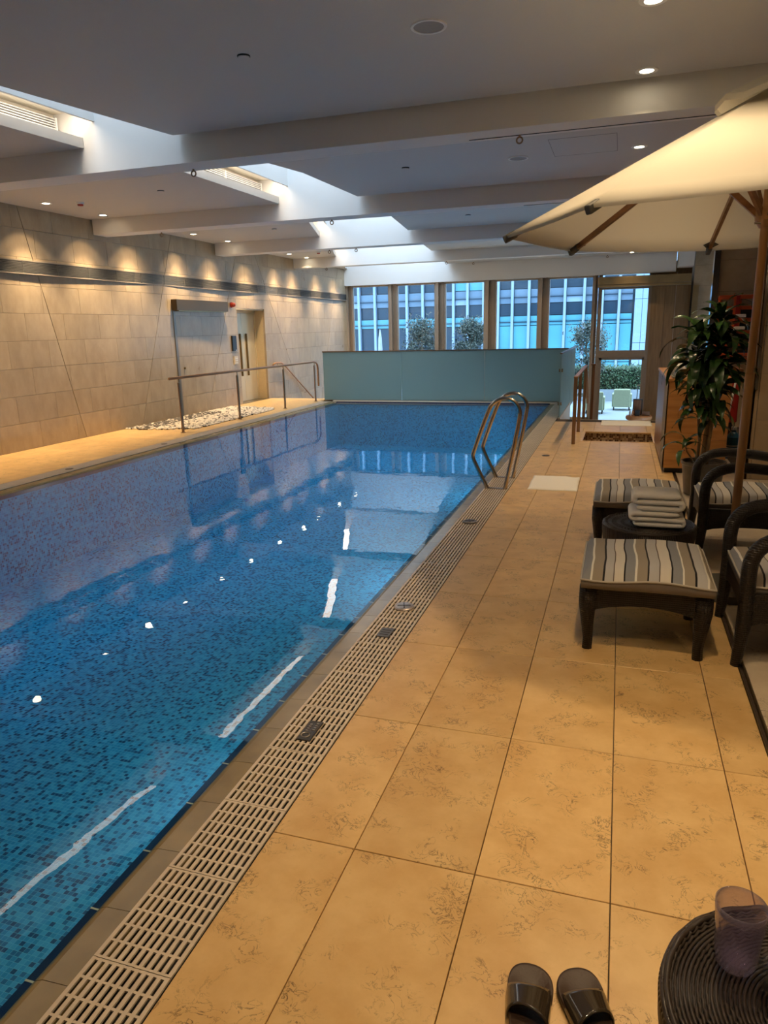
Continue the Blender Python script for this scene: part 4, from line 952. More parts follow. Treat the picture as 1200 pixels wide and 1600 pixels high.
#==PART2==
# ------------------------------------------------------------------ pool ladder
ld = empty('pool_ladder', (-1.2, 7.5, 0), 'pair of curved stainless grab rails of the pool ladder on the grate', 'ladder')
for y, dx in ((7.28, 0), (7.86, 0)):
    P = [(-1.255, 0.004), (-1.265, .02), (-1.40, .29), (-1.412, .33), (-1.41, .37), (-1.255, .82), (-1.215, .885), (-1.16, .925), (-1.09, .945), (-1.02, .93), (-.965, .885), (-.935, .825), (-.93, .76), (-1.06, .05), (-1.07, 0.004)]
    # smooth the polyline with a Chaikin pass
    for _ in range(2):
        Q = [P[0]]
        for a, b_ in zip(P[:-1], P[1:]): Q += [(a[0]*.75+b_[0]*.25, a[1]*.75+b_[1]*.25), (a[0]*.25+b_[0]*.75, a[1]*.25+b_[1]*.75)]
        P = Q+[P[-1]]
    MB().tube([(x, y+(x+1.2)*.0, z) for x, z in P], .0205, 14).build('grab_rail', M_steel, ld, smooth=True)
    MB().cham(-1.28, -1.045, y-.022, y+.022, .0005, .008, .002).build('base_plate', M_steel, ld)
for k, z in enumerate((-.32, -.58, -.84)): MB().cham(-1.52, -1.44, 7.32, 7.82, z, z+.03, .006).build('tread', M_steel, ld)
for y in (7.30, 7.84): MB().tube([(-1.47, y, -.12), (-1.48, y, -.9)], .018, 8).build('lower_rail', M_steel, ld)

# ------------------------------------------------------------------ towels laid flat
def flat_towel(x0, x1, y0, y1, z, seed, name, label, skew=0.0):
    r = random.Random(seed); nx, ny = 26, 18; m = MB(); vs = []
    for j in range(ny+1):
        for i in range(nx+1):
            u, v = i/nx, j/ny; e_ = min(u, 1-u, v, 1-v)
            x = x0+(x1-x0)*u+.018*noise.noise((u*3, v*3, seed))+skew*v; y = y0+(y1-y0)*v+.02*noise.noise((u*3, v*3, seed+9))
            vs.append((x, y, z+.010+.006*noise.noise((u*5, v*5, seed+3))-(.006 if e_ == 0 else 0)))
    fs = [(j*(nx+1)+i, j*(nx+1)+i+1, (j+1)*(nx+1)+i+1, (j+1)*(nx+1)+i) for j in range(ny) for i in range(nx)]
    top = len(vs); vs2 = vs+[(a, b_, z+.0005) for a, b_, c in vs]
    edge = [i for i in range(nx+1)]+[j*(nx+1)+nx for j in range(1, ny+1)]+[ny*(nx+1)+i for i in range(nx-1, -1, -1)]+[j*(nx+1) for j in range(ny-1, 0, -1)]
    fs += [(edge[(k+1) % len(edge)], edge[k], edge[k]+top, edge[(k+1) % len(edge)]+top) for k in range(len(edge))]
    o = m.add(vs2, fs).build(name, M_mat, smooth=True); tag(o, label, 'towel'); return o
flat_towel(-.845, -.345, 7.32, 8.04, 0, 4, 'bath_mat', 'white towel mat spread on the stone deck beside the pool ladder', skew=-.01)
flat_towel(-.245, .56, 12.45, 13.1, 0, 8, 'bath_mat', 'narrow white towel mat at the head of the stairs behind the foot bath')

def folded_towel(x0, x1, y0, y1, z0, h, layers, name, label, seed=1, group=None):
    # ribbon folded back and forth; fold ends face the camera
    t = h/layers*.97; path = []; st = h/layers; rr_ = random.Random(seed)
    for k in range(layers):
        z = z0+st*(k+.5); ins = .012+.012*rr_.random()
        xs = [x0+ins, x0+(x1-x0)*.33, x0+(x1-x0)*.66, x1-ins]
        if k % 2: xs = xs[::-1]
        for x in xs: path.append((x, z+.003*rr_.uniform(-1, 1)))
        if k < layers-1:
            xe = xs[-1]; sgn = 1 if k % 2 == 0 else -1
            for a in (-.5, 0, .5): path.append((xe+sgn*(.012*cos(a*pi)+.002), z+st*.5+st*.5*sin(a*pi)))
    m = MB(); n = len(path); nd = 7; L_, R_ = [], []
    for i, p in enumerate(path):
        a = path[max(0, i-1)]; b_ = path[min(n-1, i+1)]; d = Vector((b_[0]-a[0], b_[1]-a[1])).normalized(); nn = Vector((-d.y, d.x))*t/2
        L_.append((p[0]+nn.x, p[1]+nn.y)); R_.append((p[0]-nn.x, p[1]-nn.y))
    ring = L_+R_[::-1]; k_ = len(ring)
    for j in range(nd+1):
        y = y0+(y1-y0)*j/nd; s_ = .93 if j in (0, nd) else 1
        for (x, z) in ring: m.v.append((x+.004*noise.noise((x*12, j, z*20)), y+.008*noise.noise((x*9, z*30, seed)), z+.003*noise.noise((x*8, j*.7, z*9))))
    for j in range(nd):
        for i in range(k_): m.f.append((j*k_+i, j*k_+(i+1) % k_, (j+1)*k_+(i+1) % k_, (j+1)*k_+i))
    for j in (0, nd):
        for i in range(n-1):
            q = (j*k_+i, j*k_+i+1, j*k_+k_-2-i, j*k_+k_-1-i); m.f.append(q if j else q[::-1])
    o = m.build(name, M_towel, smooth=True); b = o.modifiers.new('b', 'SUBSURF'); b.levels = 1; b.render_levels = 1
    tag(o, label, 'towel', group); return o
TS = .402
folded_towel(.115, .435, 4.58, 4.86, TS+.003, .100, 3, 'folded_towel', 'lower of two folded white towels stacked on the wicker stool', 3)
folded_towel(.125, .430, 4.59, 4.85, TS+.104, .112, 3, 'folded_towel', 'upper of two folded white towels stacked on the wicker stool', 6)

# ------------------------------------------------------------------ woven ottomans and armchairs
def apron_poly(x0, x1, ztop, zmid, zend, n=10):
    bot = []
    for k in range(n+1):
        u = k/n; bot.append((x0+(x1-x0)*u, zend+(zmid-zend)*sin(pi*u)**.6))
    return bot+[(x1, ztop), (x0, ztop)]
def leg_mesh(m, x, y, zt, ox=0, oy=0):
    P = [(x, y, zt), (x+ox*.006, y+oy*.006, zt*.75), (x+ox*.002, y+oy*.002, zt*.45), (x-ox*.004, y-oy*.004, .06), (x-ox*.002, y-oy*.002, .0)]
    m.tube(P, [.052, .046, .034, .026, .027], 8); return m
def cushion(x0, x1, y0, y1, z0, h, name, mat, parent, crown=.02, side=M_box):
    nx, ny = 16, 14; m = MB(); r = .03
    def prof(u): # 0..1 edge rounding
        d = min(u, 1-u); return min(1, (d/.08))**.5
    vs = []
    for j in range(ny+1):
        for i in range(nx+1):
            u, v = i/nx, j/ny; uu = (1-cos(pi*u))/2*.4+u*.6; vv = (1-cos(pi*v))/2*.4+v*.6
            e_ = min(prof(uu), prof(vv)); ins = (1-e_)*.006
            x = x0+(x1-x0)*uu; y = y0+(y1-y0)*vv
            vs.append((x+(ins if uu < .5 else -ins), y+(ins if vv < .5 else -ins), z0+h*.55+(h*.45)*e_+crown*sin(pi*uu)*sin(pi*vv)*.5-.010*sin(2.2*pi*uu+.5)*(1-.4*vv)))
    fs = [(j*(nx+1)+i, j*(nx+1)+i+1, (j+1)*(nx+1)+i+1, (j+1)*(nx+1)+i) for j in range(ny) for i in range(nx)]
    edge = [i for i in range(nx+1)]+[j*(nx+1)+nx for j in range(1, ny+1)]+[ny*(nx+1)+i for i in range(nx-1, -1, -1)]+[j*(nx+1) for j in range(ny-1, 0, -1)]
    m.add(vs, fs); o = m.build(name, mat, parent, smooth=True)
    # boxing: the plain side band, and the piping between
    b = MB(); n = len(edge); ring0 = [vs[k] for k in edge]
    cx, cy = (x0+x1)/2, (y0+y1)/2
    for lv, (dz, sc) in enumerate(((0, 1.0), (-.018, 1.012), (-h*.55, 1.008), (-h*.62, .985))):
        for p in ring0: b.v.append((cx+(p[0]-cx)*sc, cy+(p[1]-cy)*sc, max(p[2]+dz, z0) if lv < 3 else z0))
    for lv in range(3):
        for k in range(n): b.f.append((lv*n+(k+1) % n, lv*n+k, (lv+1)*n+k, (lv+1)*n+(k+1) % n))
    b.f.append(tuple(3*n+k for k in range(n)))
    b.build('boxing', side, o.parent, smooth=True)
    MB().tube([(cx+(p[0]-cx)*1.008, cy+(p[1]-cy)*1.008, p[2]-.004) for p in ring0], .0058, 6, closed=True).build('piping', M_piping, o.parent, smooth=True)
    return o
def make_ottoman(label):
    e = empty('wicker_ottoman', (0, 0, 0), label, 'ottoman', 'striped cushioned wicker ottomans')
    W_, D_ = .60, .60
    for y in (0.0, D_-.035):
        MB().prism(apron_poly(.02, W_-.02, .352, .262, .20), y, y+.035, 'y').build('apron', M_wicker, e, bevel=.008)
    for x in (0.0, W_-.035):
        MB().prism(apron_poly(.02, D_-.02, .352, .262, .20), x, x+.035, 'x').build('apron', M_wicker, e, bevel=.008)
    for x, ox in ((.03, -1), (W_-.03, 1)):
        for y, oy in ((.03, -1), (D_-.03, 1)):
            leg_mesh(MB(), x, y, .345, ox, oy).build('leg', M_wicker, e, smooth=True)
    MB().box(.02, W_-.02, .02, D_-.02, .33, .352).build('seat_deck', M_black, e)
    cushion(-.015, W_+.02, -.04, D_+.03, .355, .098, 'cushion', M_strA, e)
    return e
ot = make_ottoman('striped wicker ottoman of the nearer lounger pair, its cushion fully in view')
ot.location = (-.115, 3.57, 0)
def make_chair(label):
    e = empty('wicker_armchair', (0, 0, 0), label, 'armchair', 'striped cushioned wicker armchairs')
    W_, D_ = .64, .64
    for sgn, y in ((-1, 0.0), (1, D_)):
        P = [(0.0, y, 0), (.012, y, .12), (.022, y, .30), (.015, y, .47), (.022, y, .555), (.055, y, .615), (.115, y, .655), (.20, y, .672), (.34, y, .668), (.52, y, .645), (.70, y, .60)]
        for _ in range(1):
            Q = [P[0]]
            for a, b_ in zip(P[:-1], P[1:]):
                a, b_ = Vector(a), Vector(b_); Q += [tuple(a*.75+b_*.25), tuple(a*.25+b_*.75)]
            P = Q+[P[-1]]
        rs = [.024+.012*min(1, p[2]/.25) for p in P]
        MB().tube(P, rs, 12).build('arm', M_wicker, e, smooth=True)
        MB().tube([(.66, y, .62), (.66, y, .35), (.70, y, .0)], [.03, .034, .024], 10).build('rear_leg', M_wicker, e, smooth=True)
        MB().prism([(a, b_) for a, b_ in apron_poly(.02, .68, .375, .25, .21)], y-.016, y+.016, 'y').build('side_panel', M_wicker, e, bevel=.006)
    MB().prism(apron_poly(.0, D_, .375, .27, .22), .01, .045, 'x').build('front_apron', M_wicker, e, bevel=.006)
    MB().box(.03, .68, .02, D_-.02, .33, .36).build('seat_deck', M_black, e)
    MB().add([(.66, .0, .34), (.66, D_, .34), (.92, D_, 1.0), (.92, 0, 1.0), (.70, .0, .34), (.70, D_, .34), (.96, D_, 1.0), (.96, 0, 1.0)], [(0, 1, 2, 3), (7, 6, 5, 4), (0, 4, 5, 1), (1, 5, 6, 2), (2, 6, 7, 3), (3, 7, 4, 0)]).build('backrest', M_wicker, e, bevel=.012)
    cushion(.005, .60, .03, D_-.03, .36, .098, 'seat_cushion', M_strA, e)
    m = MB().add([(.50, .05, .46), (.50, D_-.05, .46), (.74, D_-.05, .98), (.74, .05, .98), (.64, .05, .44), (.64, D_-.05, .44), (.86, D_-.05, .96), (.86, .05, .96)], [(0, 1, 2, 3), (7, 6, 5, 4), (0, 4, 5, 1), (1, 5, 6, 2), (2, 6, 7, 3), (3, 7, 4, 0)])
    m.build('back_cushion', M_piping, e, bevel=.04, seg=4)
    return e
ch = make_chair('striped wicker armchair nearer the camera, mostly cut off by the right picture edge')
ch.location = (.625, 3.585, 0)
o2 = copy_tree(ot); o2.location = (-.115, 5.29, 0); o2['label'] = 'striped wicker ottoman of the farther lounger pair, partly behind the towel stool'
c2 = copy_tree(ch); c2.location = (.60, 5.31, 0); c2['label'] = 'striped wicker armchair farther from the camera, behind the parasol pole'

# ------------------------------------------------------------------ round woven stools
def make_stool(label):
    e = empty('wicker_stool', (0, 0, 0), label, 'side table', 'round dark wicker side tables')
    R_ = .285; zt = .392
    m = MB(); r = .012; k = 0
    while r < R_-.006:
        n = max(24, int(2*pi*r/.012)); nsp = max(8, 2*int(2*pi*r/.024))
        pts = [(r*cos(2*pi*i/n), r*sin(2*pi*i/n), zt+.0042*sin(nsp/2*(2*pi*i/n)*1.0+(pi if k % 2 else 0))) for i in range(n)]
        m.tube(pts, .0042, 4, closed=True, flat=.75); r += .0082; k += 1
    m.build('top_weave', M_strand, e, smooth=True, kind='stuff')
    MB().lathe([(.001, .30), (R_-.02, .30), (R_-.012, zt-.006), (.001, zt-.005)], 0, 0, 48).build('top_core', M_black, e)
    prof = [(R_-.006, zt+.002), (R_, zt-.012), (R_-.003, .33), (R_-.02, .2), (R_-.032, .08), (R_-.03, .0)]
    m = MB(); ns = 150
    for i in range(ns):
        a = 2*pi*i/ns; m.tube([(q*cos(a), q*sin(a), z) for q, z in prof], .0048, 4)
    m.build('side_weave', M_strand, e, smooth=True, kind='stuff')
    MB().lathe([(R_-.038, .0), (R_-.040, .08), (R_-.026, .2), (R_-.008, .33), (R_-.008, zt-.014)], 0, 0, 48).build('side_core', M_black, e, smooth=True)
    rim = MB(); 
    for d, z in ((0, zt-.002), (-.008, zt+.003)): rim.tube([((R_-.004+d)*cos(2*pi*i/90), (R_-.004+d)*sin(2*pi*i/90), z+.002*sin(22*2*pi*i/90)) for i in range(90)], .0062, 6, closed=True)
    rim.build('rim_braid', M_strand, e, smooth=True)
    return e
st1 = make_stool('round dark wicker table in the near right corner, holding the tumbler'); st1.location = (.428, 1.215, 0)
st2 = copy_tree(st1); st2.location = (.235, 4.74, 0); st2['label'] = 'round dark wicker stool between the ottomans, holding the folded towels'

# tumbler, clear jug lying beside it, paper
e = empty('tumbler', (.288, 1.305, .402), 'fluted clear plastic tumbler with a faint violet tint on the near wicker table', 'glass')
cx, cy, z0 = .286, 1.305, .401; NF = 14
def flute(th, z, i): return 1-.045*(.5+.5*cos(NF*th))*max(0, min(1, (.075-(z))/.03))
out = [(.010, 0), (.024, .0005), (.0295, .006), (.032, .02), (.0335, .04), (.0350, .07), (.0375, .105), (.0385, .1225)]
inn = [(.0365, .1225), (.0353, .105), (.0325, .07), (.030, .045), (.027, .022), (.022, .013), (.005, .012)]
out = [(a*1.24, b_*1.18) for a, b_ in out]; inn = [(a*1.24, b_*1.18) for a, b_ in inn]
m = MB().lathe(out+inn, 0, 0, 84, mod=flute); m.v = [(x+cx, y+cy, z+z0) for x, y, z in m.v]; m.build('tumbler_body', M_tumbler, e, smooth=True)
e = empty('clear_jug', (.352, 1.225, .43), 'small clear plastic jug lying beside the tumbler at the picture edge', 'jug')
ax = Vector((.78, -.60, .02)).normalized(); p0 = Vector((.332, 1.268, .432))
pr_ = [(.024, 0), (.027, .006), (.026, .016), (.022, .02), (.024, .03), (.032, .05), (.034, .09), (.03, .12)]
m = MB(); m.tube([p0+ax*d for r_, d in pr_], [r_ for r_, d in pr_], 28, cap=False)
m.tube([p0+ax*d for r_, d in pr_[::-1]], [r_*.88 for r_, d in pr_[::-1]], 28, cap=False); m.build('jug_body', M_clear, e, smooth=True)
m = MB(); m.tube([p0+ax*.006+Vector((.02*cos(a), .012*cos(a), .0))+Vector((0, 0, .030+.016*sin(a))) for a in [k*2*pi/14 for k in range(14)]], .0045, 8, closed=True); m.build('finger_loop', M_clear, e, smooth=True)
m = MB(); m.tube([p0+ax*.01, p0+ax*.02], .031, 24); m.build('collar', M_clear, e, smooth=False, bevel=.002)
o = MB().add([(.262, 1.128, .403), (.36, 1.128, .403), (.36, 1.02, .403), (.262, 1.02, .403), (.262, 1.128, .4042), (.36, 1.128, .4042), (.36, 1.02, .4042), (.262, 1.02, .4042)], [(0, 1, 2, 3), (7, 6, 5, 4), (0, 4, 5, 1), (1, 5, 6, 2), (2, 6, 7, 3), (3, 7, 4, 0)]).build('paper_slip', M_paper)
tag(o, 'white paper slip on the near wicker table at the bottom picture edge', 'paper')

# ------------------------------------------------------------------ slippers
def slipper(x, y, rz, mirror, label):
    e = empty('slipper', (0, 0, 0), label, 'slipper', 'pair of dark brown slides'); m = MB(); s_ = -1 if mirror else 1
    # outline of a foot: y forward (toe at +)
    half = [(-.125, .022), (-.11, .034), (-.07, .038), (-.02, .037), (.03, .043), (.07, .050), (.10, .049), (.122, .038), (.135, .020), (.139, .0)]
    inner = [(.139, .0), (.137, -.018), (.126, -.036), (.10, -.046), (.06, -.046), (.02, -.040), (-.03, -.034), (-.08, -.034), (-.115, -.026), (-.13, -.008), (-.13, .010)]
    ol = [(s_*b_, a) for a, b_ in half]+[(s_*b_, a) for a, b_ in inner[1:]]
    for _ in range(2):
        q = []
        for a, b_ in zip(ol, ol[1:]+ol[:1]): q += [(a[0]*.75+b_[0]*.25, a[1]*.75+b_[1]*.25), (a[0]*.25+b_[0]*.75, a[1]*.25+b_[1]*.75)]
        ol = q
    if s_ > 0: ol = ol[::-1]
    n = len(ol); lv = [(.0, .94), (.004, .98), (.016, 1.0), (.023, .985), (.024, .93), (.019, .86)]
    for z, sc in lv:
        for a, b_ in ol: m.v.append((a*sc, b_*sc, z+.004*max(0, b_/.12)**2*(z > .01)))
    for k in range(len(lv)-1):
        for i in range(n): m.f.append((k*n+i, k*n+(i+1) % n, (k+1)*n+(i+1) % n, (k+1)*n+i))
    m.f.append(tuple(range(n))[::-1]); m.f.append(tuple((len(lv)-1)*n+i for i in range(n)))
    m.build('footbed', M_slip, e, smooth=True)
    # glossy strap arching over the footbed
    sv = MB(); nn = 14; rows_ = 8
    def half_w(yy): return .0415+.004*min(1, max(0, (yy-.0)/.07))
    for layer, off in ((0, 0), (1, -.004)):
        for j in range(rows_+1):
            v = j/rows_
            for i in range(nn+1):
                a = pi*i/nn; yy = -.010+.085*v+.010*sin(a)*(1-2*v)-(.012*(1-v))*cos(a)*s_
                wv_ = half_w(yy)+.002+off
                sv.v.append((wv_*cos(a)*(1), yy, .012+(.048-.010*v+off)*sin(a)**.75))
    W1 = nn+1; tot = W1*(rows_+1)
    for j in range(rows_):
        for i in range(nn):
            q = (j*W1+i, j*W1+i+1, (j+1)*W1+i+1, (j+1)*W1+i); sv.f.append(q); sv.f.append(tuple(tot+k for k in q[::-1]))
    for j in (0, rows_):
        for i in range(nn): sv.f.append((j*W1+i, j*W1+i+1, tot+j*W1+i+1, tot+j*W1+i))
    sv.build('strap', M_strap, e, smooth=True)
    e.location = (x, y, .0005); e.rotation_euler = (0, 0, rz); e.scale = (1.2, 1.12, 1.0); return e
slipper(-.124, 1.392, radians(4), False, 'left of the two dark brown slide slippers with a glossy strap')
slipper(.030, 1.422, radians(22), True, 'right of the two dark brown slide slippers, turned slightly outward')

# ------------------------------------------------------------------ parasol
PX, PY = .717, 4.621; RT = 1.408; ZT = 2.168; ZA = 2.86; A0 = 4.031
um = empty('patio_parasol', (PX, PY, 0), 'large octagonal cream canvas parasol with wooden pole and ribs', 'parasol')
tips = [Vector((PX+RT*cos(A0-k*pi/4), PY+RT*sin(A0-k*pi/4), ZT)) for k in range(8)]; apex = Vector((PX, PY, ZA))
n = 10
for k in range(8):
    a, b_ = tips[k], tips[(k+1) % 8]; m = MB()
    for j in range(n+1):
        t_ = j/n
        for i in range(n+1):
            u = i/n; p = apex.lerp(a.lerp(b_, u), max(t_, .02)); sag = .045*sin(pi*u)*t_**1.5
            c_in = Vector((PX, PY, p.z)); p = p+(c_in-p).normalized()*(.006*sin(pi*u) if j == n else .008*sin(pi*u)*t_) if (c_in-p).length > 1e-4 else p
            p.z -= sag*.12; m.v.append(tuple(p))
    for j in range(n):
        for i in range(n):
            q = j*(n+1)+i; m.f.append((q, q+n+1, q+n+2, q+1))
    # narrow hem folded under the edge
    base = len(m.v)
    for i in range(n+1):
        p = m.v[n*(n+1)+i]; m.v.append((p[0]+(PX-p[0])*.004, p[1]+(PY-p[1])*.004, p[2]-.016))
    for i in range(n): m.f.append((n*(n+1)+i, base+i, base+i+1, n*(n+1)+i+1))
    m.build('canopy_panel', M_canvas, um, smooth=True)
    d = (a-apex).normalized(); lo_ = apex+d*.10-Vector((0, 0, .03)); hi_ = a+d*.0-Vector((0, 0, .022))
    rb = MB().bar(lo_, hi_, .022, .034).build('rib', M_rib, um)
    MB().bar(hi_-d*.07, hi_+d*.012, .034, .044).build('end_cap', M_greycap, rb, bevel=.008)
    mid = apex+d*(.52)-Vector((0, 0, .045)); hubp = Vector((PX+.04*cos(A0-k*pi/4), PY+.04*sin(A0-k*pi/4), 2.205))
    MB().bar(hubp, mid, .020, .030).build('strut', M_rib, um)
    pk = a.lerp(apex, .02); pu = MB().add([tuple(a+Vector((0, 0, .004))), tuple(a.lerp(tips[(k+1) % 8], .055)+(apex-a)*.045), tuple(a+(apex-a)*.075+Vector((0, 0, .003))), tuple(a.lerp(tips[k-1], .055)+(apex-a)*.045)], [(0, 1, 2, 3)])
    pu.v = [(x, y, z-.012) for x, y, z in pu.v]; pu.build('corner_pocket', M_greycap, um)
# vent cap with lifted flaps
m = MB(); nv = 16; rv = .31
for i in range(nv):
    a = A0-2*pi*i/nv; lift = .035 if i % 2 else .012; m.v.append((PX+rv*cos(a), PY+rv*sin(a), ZA+.05-(ZA-ZT)/RT*rv+lift))
m.v.append((PX, PY, ZA+.07)); c_ = len(m.v)-1
for i in range(nv): m.f.append((i, (i+1) % nv, c_))
b0 = len(m.v)
for i in range(nv): x, y, z = m.v[i]; m.v.append((x, y, z-.03))
for i in range(nv): m.f.append((i, b0+i, b0+(i+1) % nv, (i+1) % nv))
m.build('vent_cap', M_canvas, um, smooth=False)
MB().tube([(PX, PY, .05), (PX, PY, 1.35)], .0245, 20).build('pole', M_pole, um, smooth=True)
MB().tube([(PX, PY, 1.3), (PX, PY, ZA+.02)], .0225, 20).build('pole', M_pole, um, smooth=True)
MB().lathe([(.0, 2.14), (.03, 2.14), (.055, 2.18), (.06, 2.225), (.05, 2.25), (.0, 2.25)], PX, PY, 16).build('hub', M_pole, um)
MB().lathe([(.0, ZA-.09), (.05, ZA-.09), (.055, ZA-.03), (.0, ZA-.02)], PX, PY, 16).build('top_hub', M_pole, um)
MB().tube([(PX-.06, PY-.03, 2.165), (PX+.02, PY-.03, 2.165)], .006, 8).build('lock_pin', M_steel, um)
MB().lathe([(.001, 0.001), (.20, 0.001), (.20, .05), (.17, .075), (.045, .08), (.04, .22), (.001, .22)], PX, PY, 32).build('base', M_greycap, um)

# ------------------------------------------------------------------ towel cabinet
cb = empty('towel_cabinet', (.9, 9.3, 0), 'tall wooden towel counter behind the potted plant', 'cabinet')
CX0, CX1, CY0, CY1, CZ = .515, 1.16, 8.48, 10.55, 1.055
MB().box(CX0+.03, CX1-.03, CY0+.05, CY1-.05, .0, .06).build('toe_kick', M_black, cb)
MB().box(CX0+.012, CX1-.012, CY0+.012, CY1-.012, .06, CZ-.03).build('carcass', M_cab, cb)
for z0, z1 in ((.06, .38), (.383, .70), (.703, CZ-.032)): MB().box(CX0+.002, CX1-.002, CY0, CY0+.014, z0, z1).build('front_panel', M_cab, cb)
MB().box(CX0, CX0+.014, CY0+.0, CY0+.55, .06, CZ-.03).build('side_panel', simple('cab_side_stone', (.22, .17, .11), .9, noise_amt=.06), cb)
MB().box(CX0, CX0+.014, CY0+.553, CY1, .06, CZ-.03).build('side_panel', M_darkwood, cb)
MB().cham(CX0-.01, CX1+.01, CY0-.01, CY1, CZ-.03, CZ, .004).build('counter_top', M_cab, cb)
def rolled(x, y, z, L_, r, ang, label):
    e = empty('rolled_towel', (x, y, z), label, 'towel', 'rolled towels on the counter'); m = MB(); d = Vector((sin(ang), cos(ang), 0)); sd = Vector((cos(ang), -sin(ang), 0))
    pts = []; turns = 3.2; ns = 60
    for i in range(ns+1):
        a = turns*2*pi*i/ns; q = r*(.18+.82*i/ns); pts.append((q*cos(a), q*sin(a)))
    inn = [(p[0]*(1-.09*r/ max(r*.2, sqrt(p[0]**2+p[1]**2))), p[1]*(1-.09*r/max(r*.2, sqrt(p[0]**2+p[1]**2)))) for p in pts]; ring = pts+inn[::-1]; K = len(ring)
    for j in (0, 1):
        c = Vector((x, y, z+r))+d*(L_*j)
        for a, b_ in ring: m.v.append(tuple(c+sd*a+Vector((0, 0, b_))))
    for i in range(K): m.f.append((i, (i+1) % K, K+(i+1) % K, K+i))
    for j in (0, 1):
        for i in range(len(pts)-1): q = (j*K+i, j*K+i+1, j*K+K-2-i, j*K+K-1-i); m.f.append(q if j else q[::-1])
    m.build('towel_roll', M_towel, e, smooth=True)
rolled(.585, 8.50, CZ, .5, .078, radians(7), 'leftmost rolled white towel lying on the wooden counter')
rolled(.75, 8.52, CZ, .5, .07, radians(7), 'middle rolled white towel on the wooden counter behind the leaves')
rolled(.905, 8.52, CZ, .5, .07, radians(7), 'rightmost rolled white towel on the wooden counter behind the leaves')
e = empty('pump_bottle', (.63, 9.18, CZ), 'white pump bottle standing behind the rolled towels', 'bottle')
m = MB().lathe([(.03, 0), (.032, .01), (.032, .12), (.012, .145), (.012, .16), (.006, .165), (.006, .20)], .63, 9.18, 16); m.v = [(a, b_, c+CZ) for a, b_, c in m.v]; m.build('bottle_body', M_whitep, e, smooth=True)
MB().tube([(.63, 9.18, CZ+.20), (.63, 9.17, CZ+.215), (.60, 9.12, CZ+.205)], .007, 8).build('pump_head', M_whitep, e)
e = empty('wicker_tray', (1.0, 9.3, CZ), 'dark basket with a white striped cloth on the wooden counter', 'basket')
m = MB(); m.box(.84, 1.14, 9.1, 9.4, CZ, CZ+.015); m.box(.84, .855, 9.1, 9.4, CZ, CZ+.13); m.box(1.125, 1.14, 9.1, 9.4, CZ, CZ+.13); m.box(.84, 1.14, 9.1, 9.115, CZ, CZ+.13); m.box(.84, 1.14, 9.385, 9.4, CZ, CZ+.13); m.build('basket_body', M_wicker, e)
for k in range(5): MB().tube([(.87, 9.13+.05*k, CZ+.13), (.98, 9.13+.05*k, CZ+.19), (1.10, 9.13+.05*k, CZ+.13)], .012, 6).build('cloth_fold', M_towel if k % 2 == 0 else M_black, e, smooth=True)

# ------------------------------------------------------------------ potted dracaena
pc = (.83, 7.45); pt = empty('potted_dracaena', (pc[0], pc[1], 0), 'tall leafy potted dracaena in a dark pot before the wooden counter', 'plant')
MB().lathe([(.14, 0), (.16, .01), (.195, .30), (.205, .31), (.205, .335), (.19, .335), (.185, .30), (.001, .295)], pc[0], pc[1], 40).build('pot', M_pot, pt, smooth=False)
MB().lathe([(.001, .296), (.183, .300)], pc[0], pc[1], 30).build('soil', M_soil, pt)
R_ = random.Random(11); stems = []
for (bx, by, tx, ty, tz, rr_) in ((.80, 7.42, .86, 7.40, 1.42, .021), (.86, 7.47, .80, 7.46, 1.25, .017), (.77, 7.47, .76, 7.44, .98, .015), (.84, 7.40, .88, 7.38, 1.56, .017), (.74, 7.42, .64, 7.34, .52, .009)):
    P = [(bx, by, .28), ((bx*2+tx)/3+.01, (by*2+ty)/3, .28+(tz-.28)*.33), ((bx+2*tx)/3-.012, (by+2*ty)/3, .28+(tz-.28)*.66), (tx, ty, tz)]
    MB().tube(P, [rr_, rr_*.95, rr_*.9, rr_*.7], 10).build('stem', M_stem, pt, smooth=True); stems.append(((tx, ty, tz), (bx, by)))
def leaf_mesh(L_, W_, droop, curl):
    m = MB(); n_ = 9
    for i in range(n_+1):
        t_ = i/n_; w_ = W_*(sin(pi*min(1, t_*.97+.03)**.75))**.9*(1 if t_ < .97 else .3)+.001
        ang = .9-droop*t_; 
        if i == 0: p = Vector((0, 0, 0))
        else: p = p+Vector((cos(ang), 0, sin(ang)))*(L_/n_)
        wob = .008*sin(t_*9+curl)
        m.v += [(p.x, -w_, p.z+.25*w_+wob), (p.x, 0, p.z), (p.x, w_, p.z+.25*w_-wob)]
    for i in range(n_):
        for k in (0, 1): m.f.append((i*3+k, (i+1)*3+k, (i+1)*3+k+1, i*3+k+1))
    me = bpy.data.meshes.new('leaf'); me.from_pydata(m.v, [], m.f); me.materials.append(M_leaf)
    for p_ in me.polygons: p_.use_smooth = True
    return me
LM = [leaf_mesh(.40, .050, 1.9, 0), leaf_mesh(.34, .048, 1.5, 1), leaf_mesh(.44, .046, 2.2, 2), leaf_mesh(.30, .045, 1.2, 3), leaf_mesh(.36, .042, 2.6, 4)]
def whorl(c, n_, zspan, smin, smax, up=0.0):
    for k in range(n_):
        az = k*2.399+R_.uniform(-.3, .3); z = c[2]-zspan*k/n_+R_.uniform(-.02, .02); me = R_.choice(LM)
        f = k/n_; o = inst('leaf', me, (c[0]+.012*cos(az), c[1]+.012*sin(az), z), pt, rot=(R_.uniform(-.35, .35), -up+.75*f+R_.uniform(-.2, .2), az), scale=(R_.uniform(smin, smax),)*3)
whorl((.86, 7.40, 1.54), 44, .38, .85, 1.15, .25)
whorl((.68, 7.40, 1.58), 30, .40, .85, 1.15, .3)
whorl((.86, 7.38, 1.72), 26, .28, .65, .95, .35)
whorl((.78, 7.46, 1.34), 36, .34, .75, 1.0, .15)
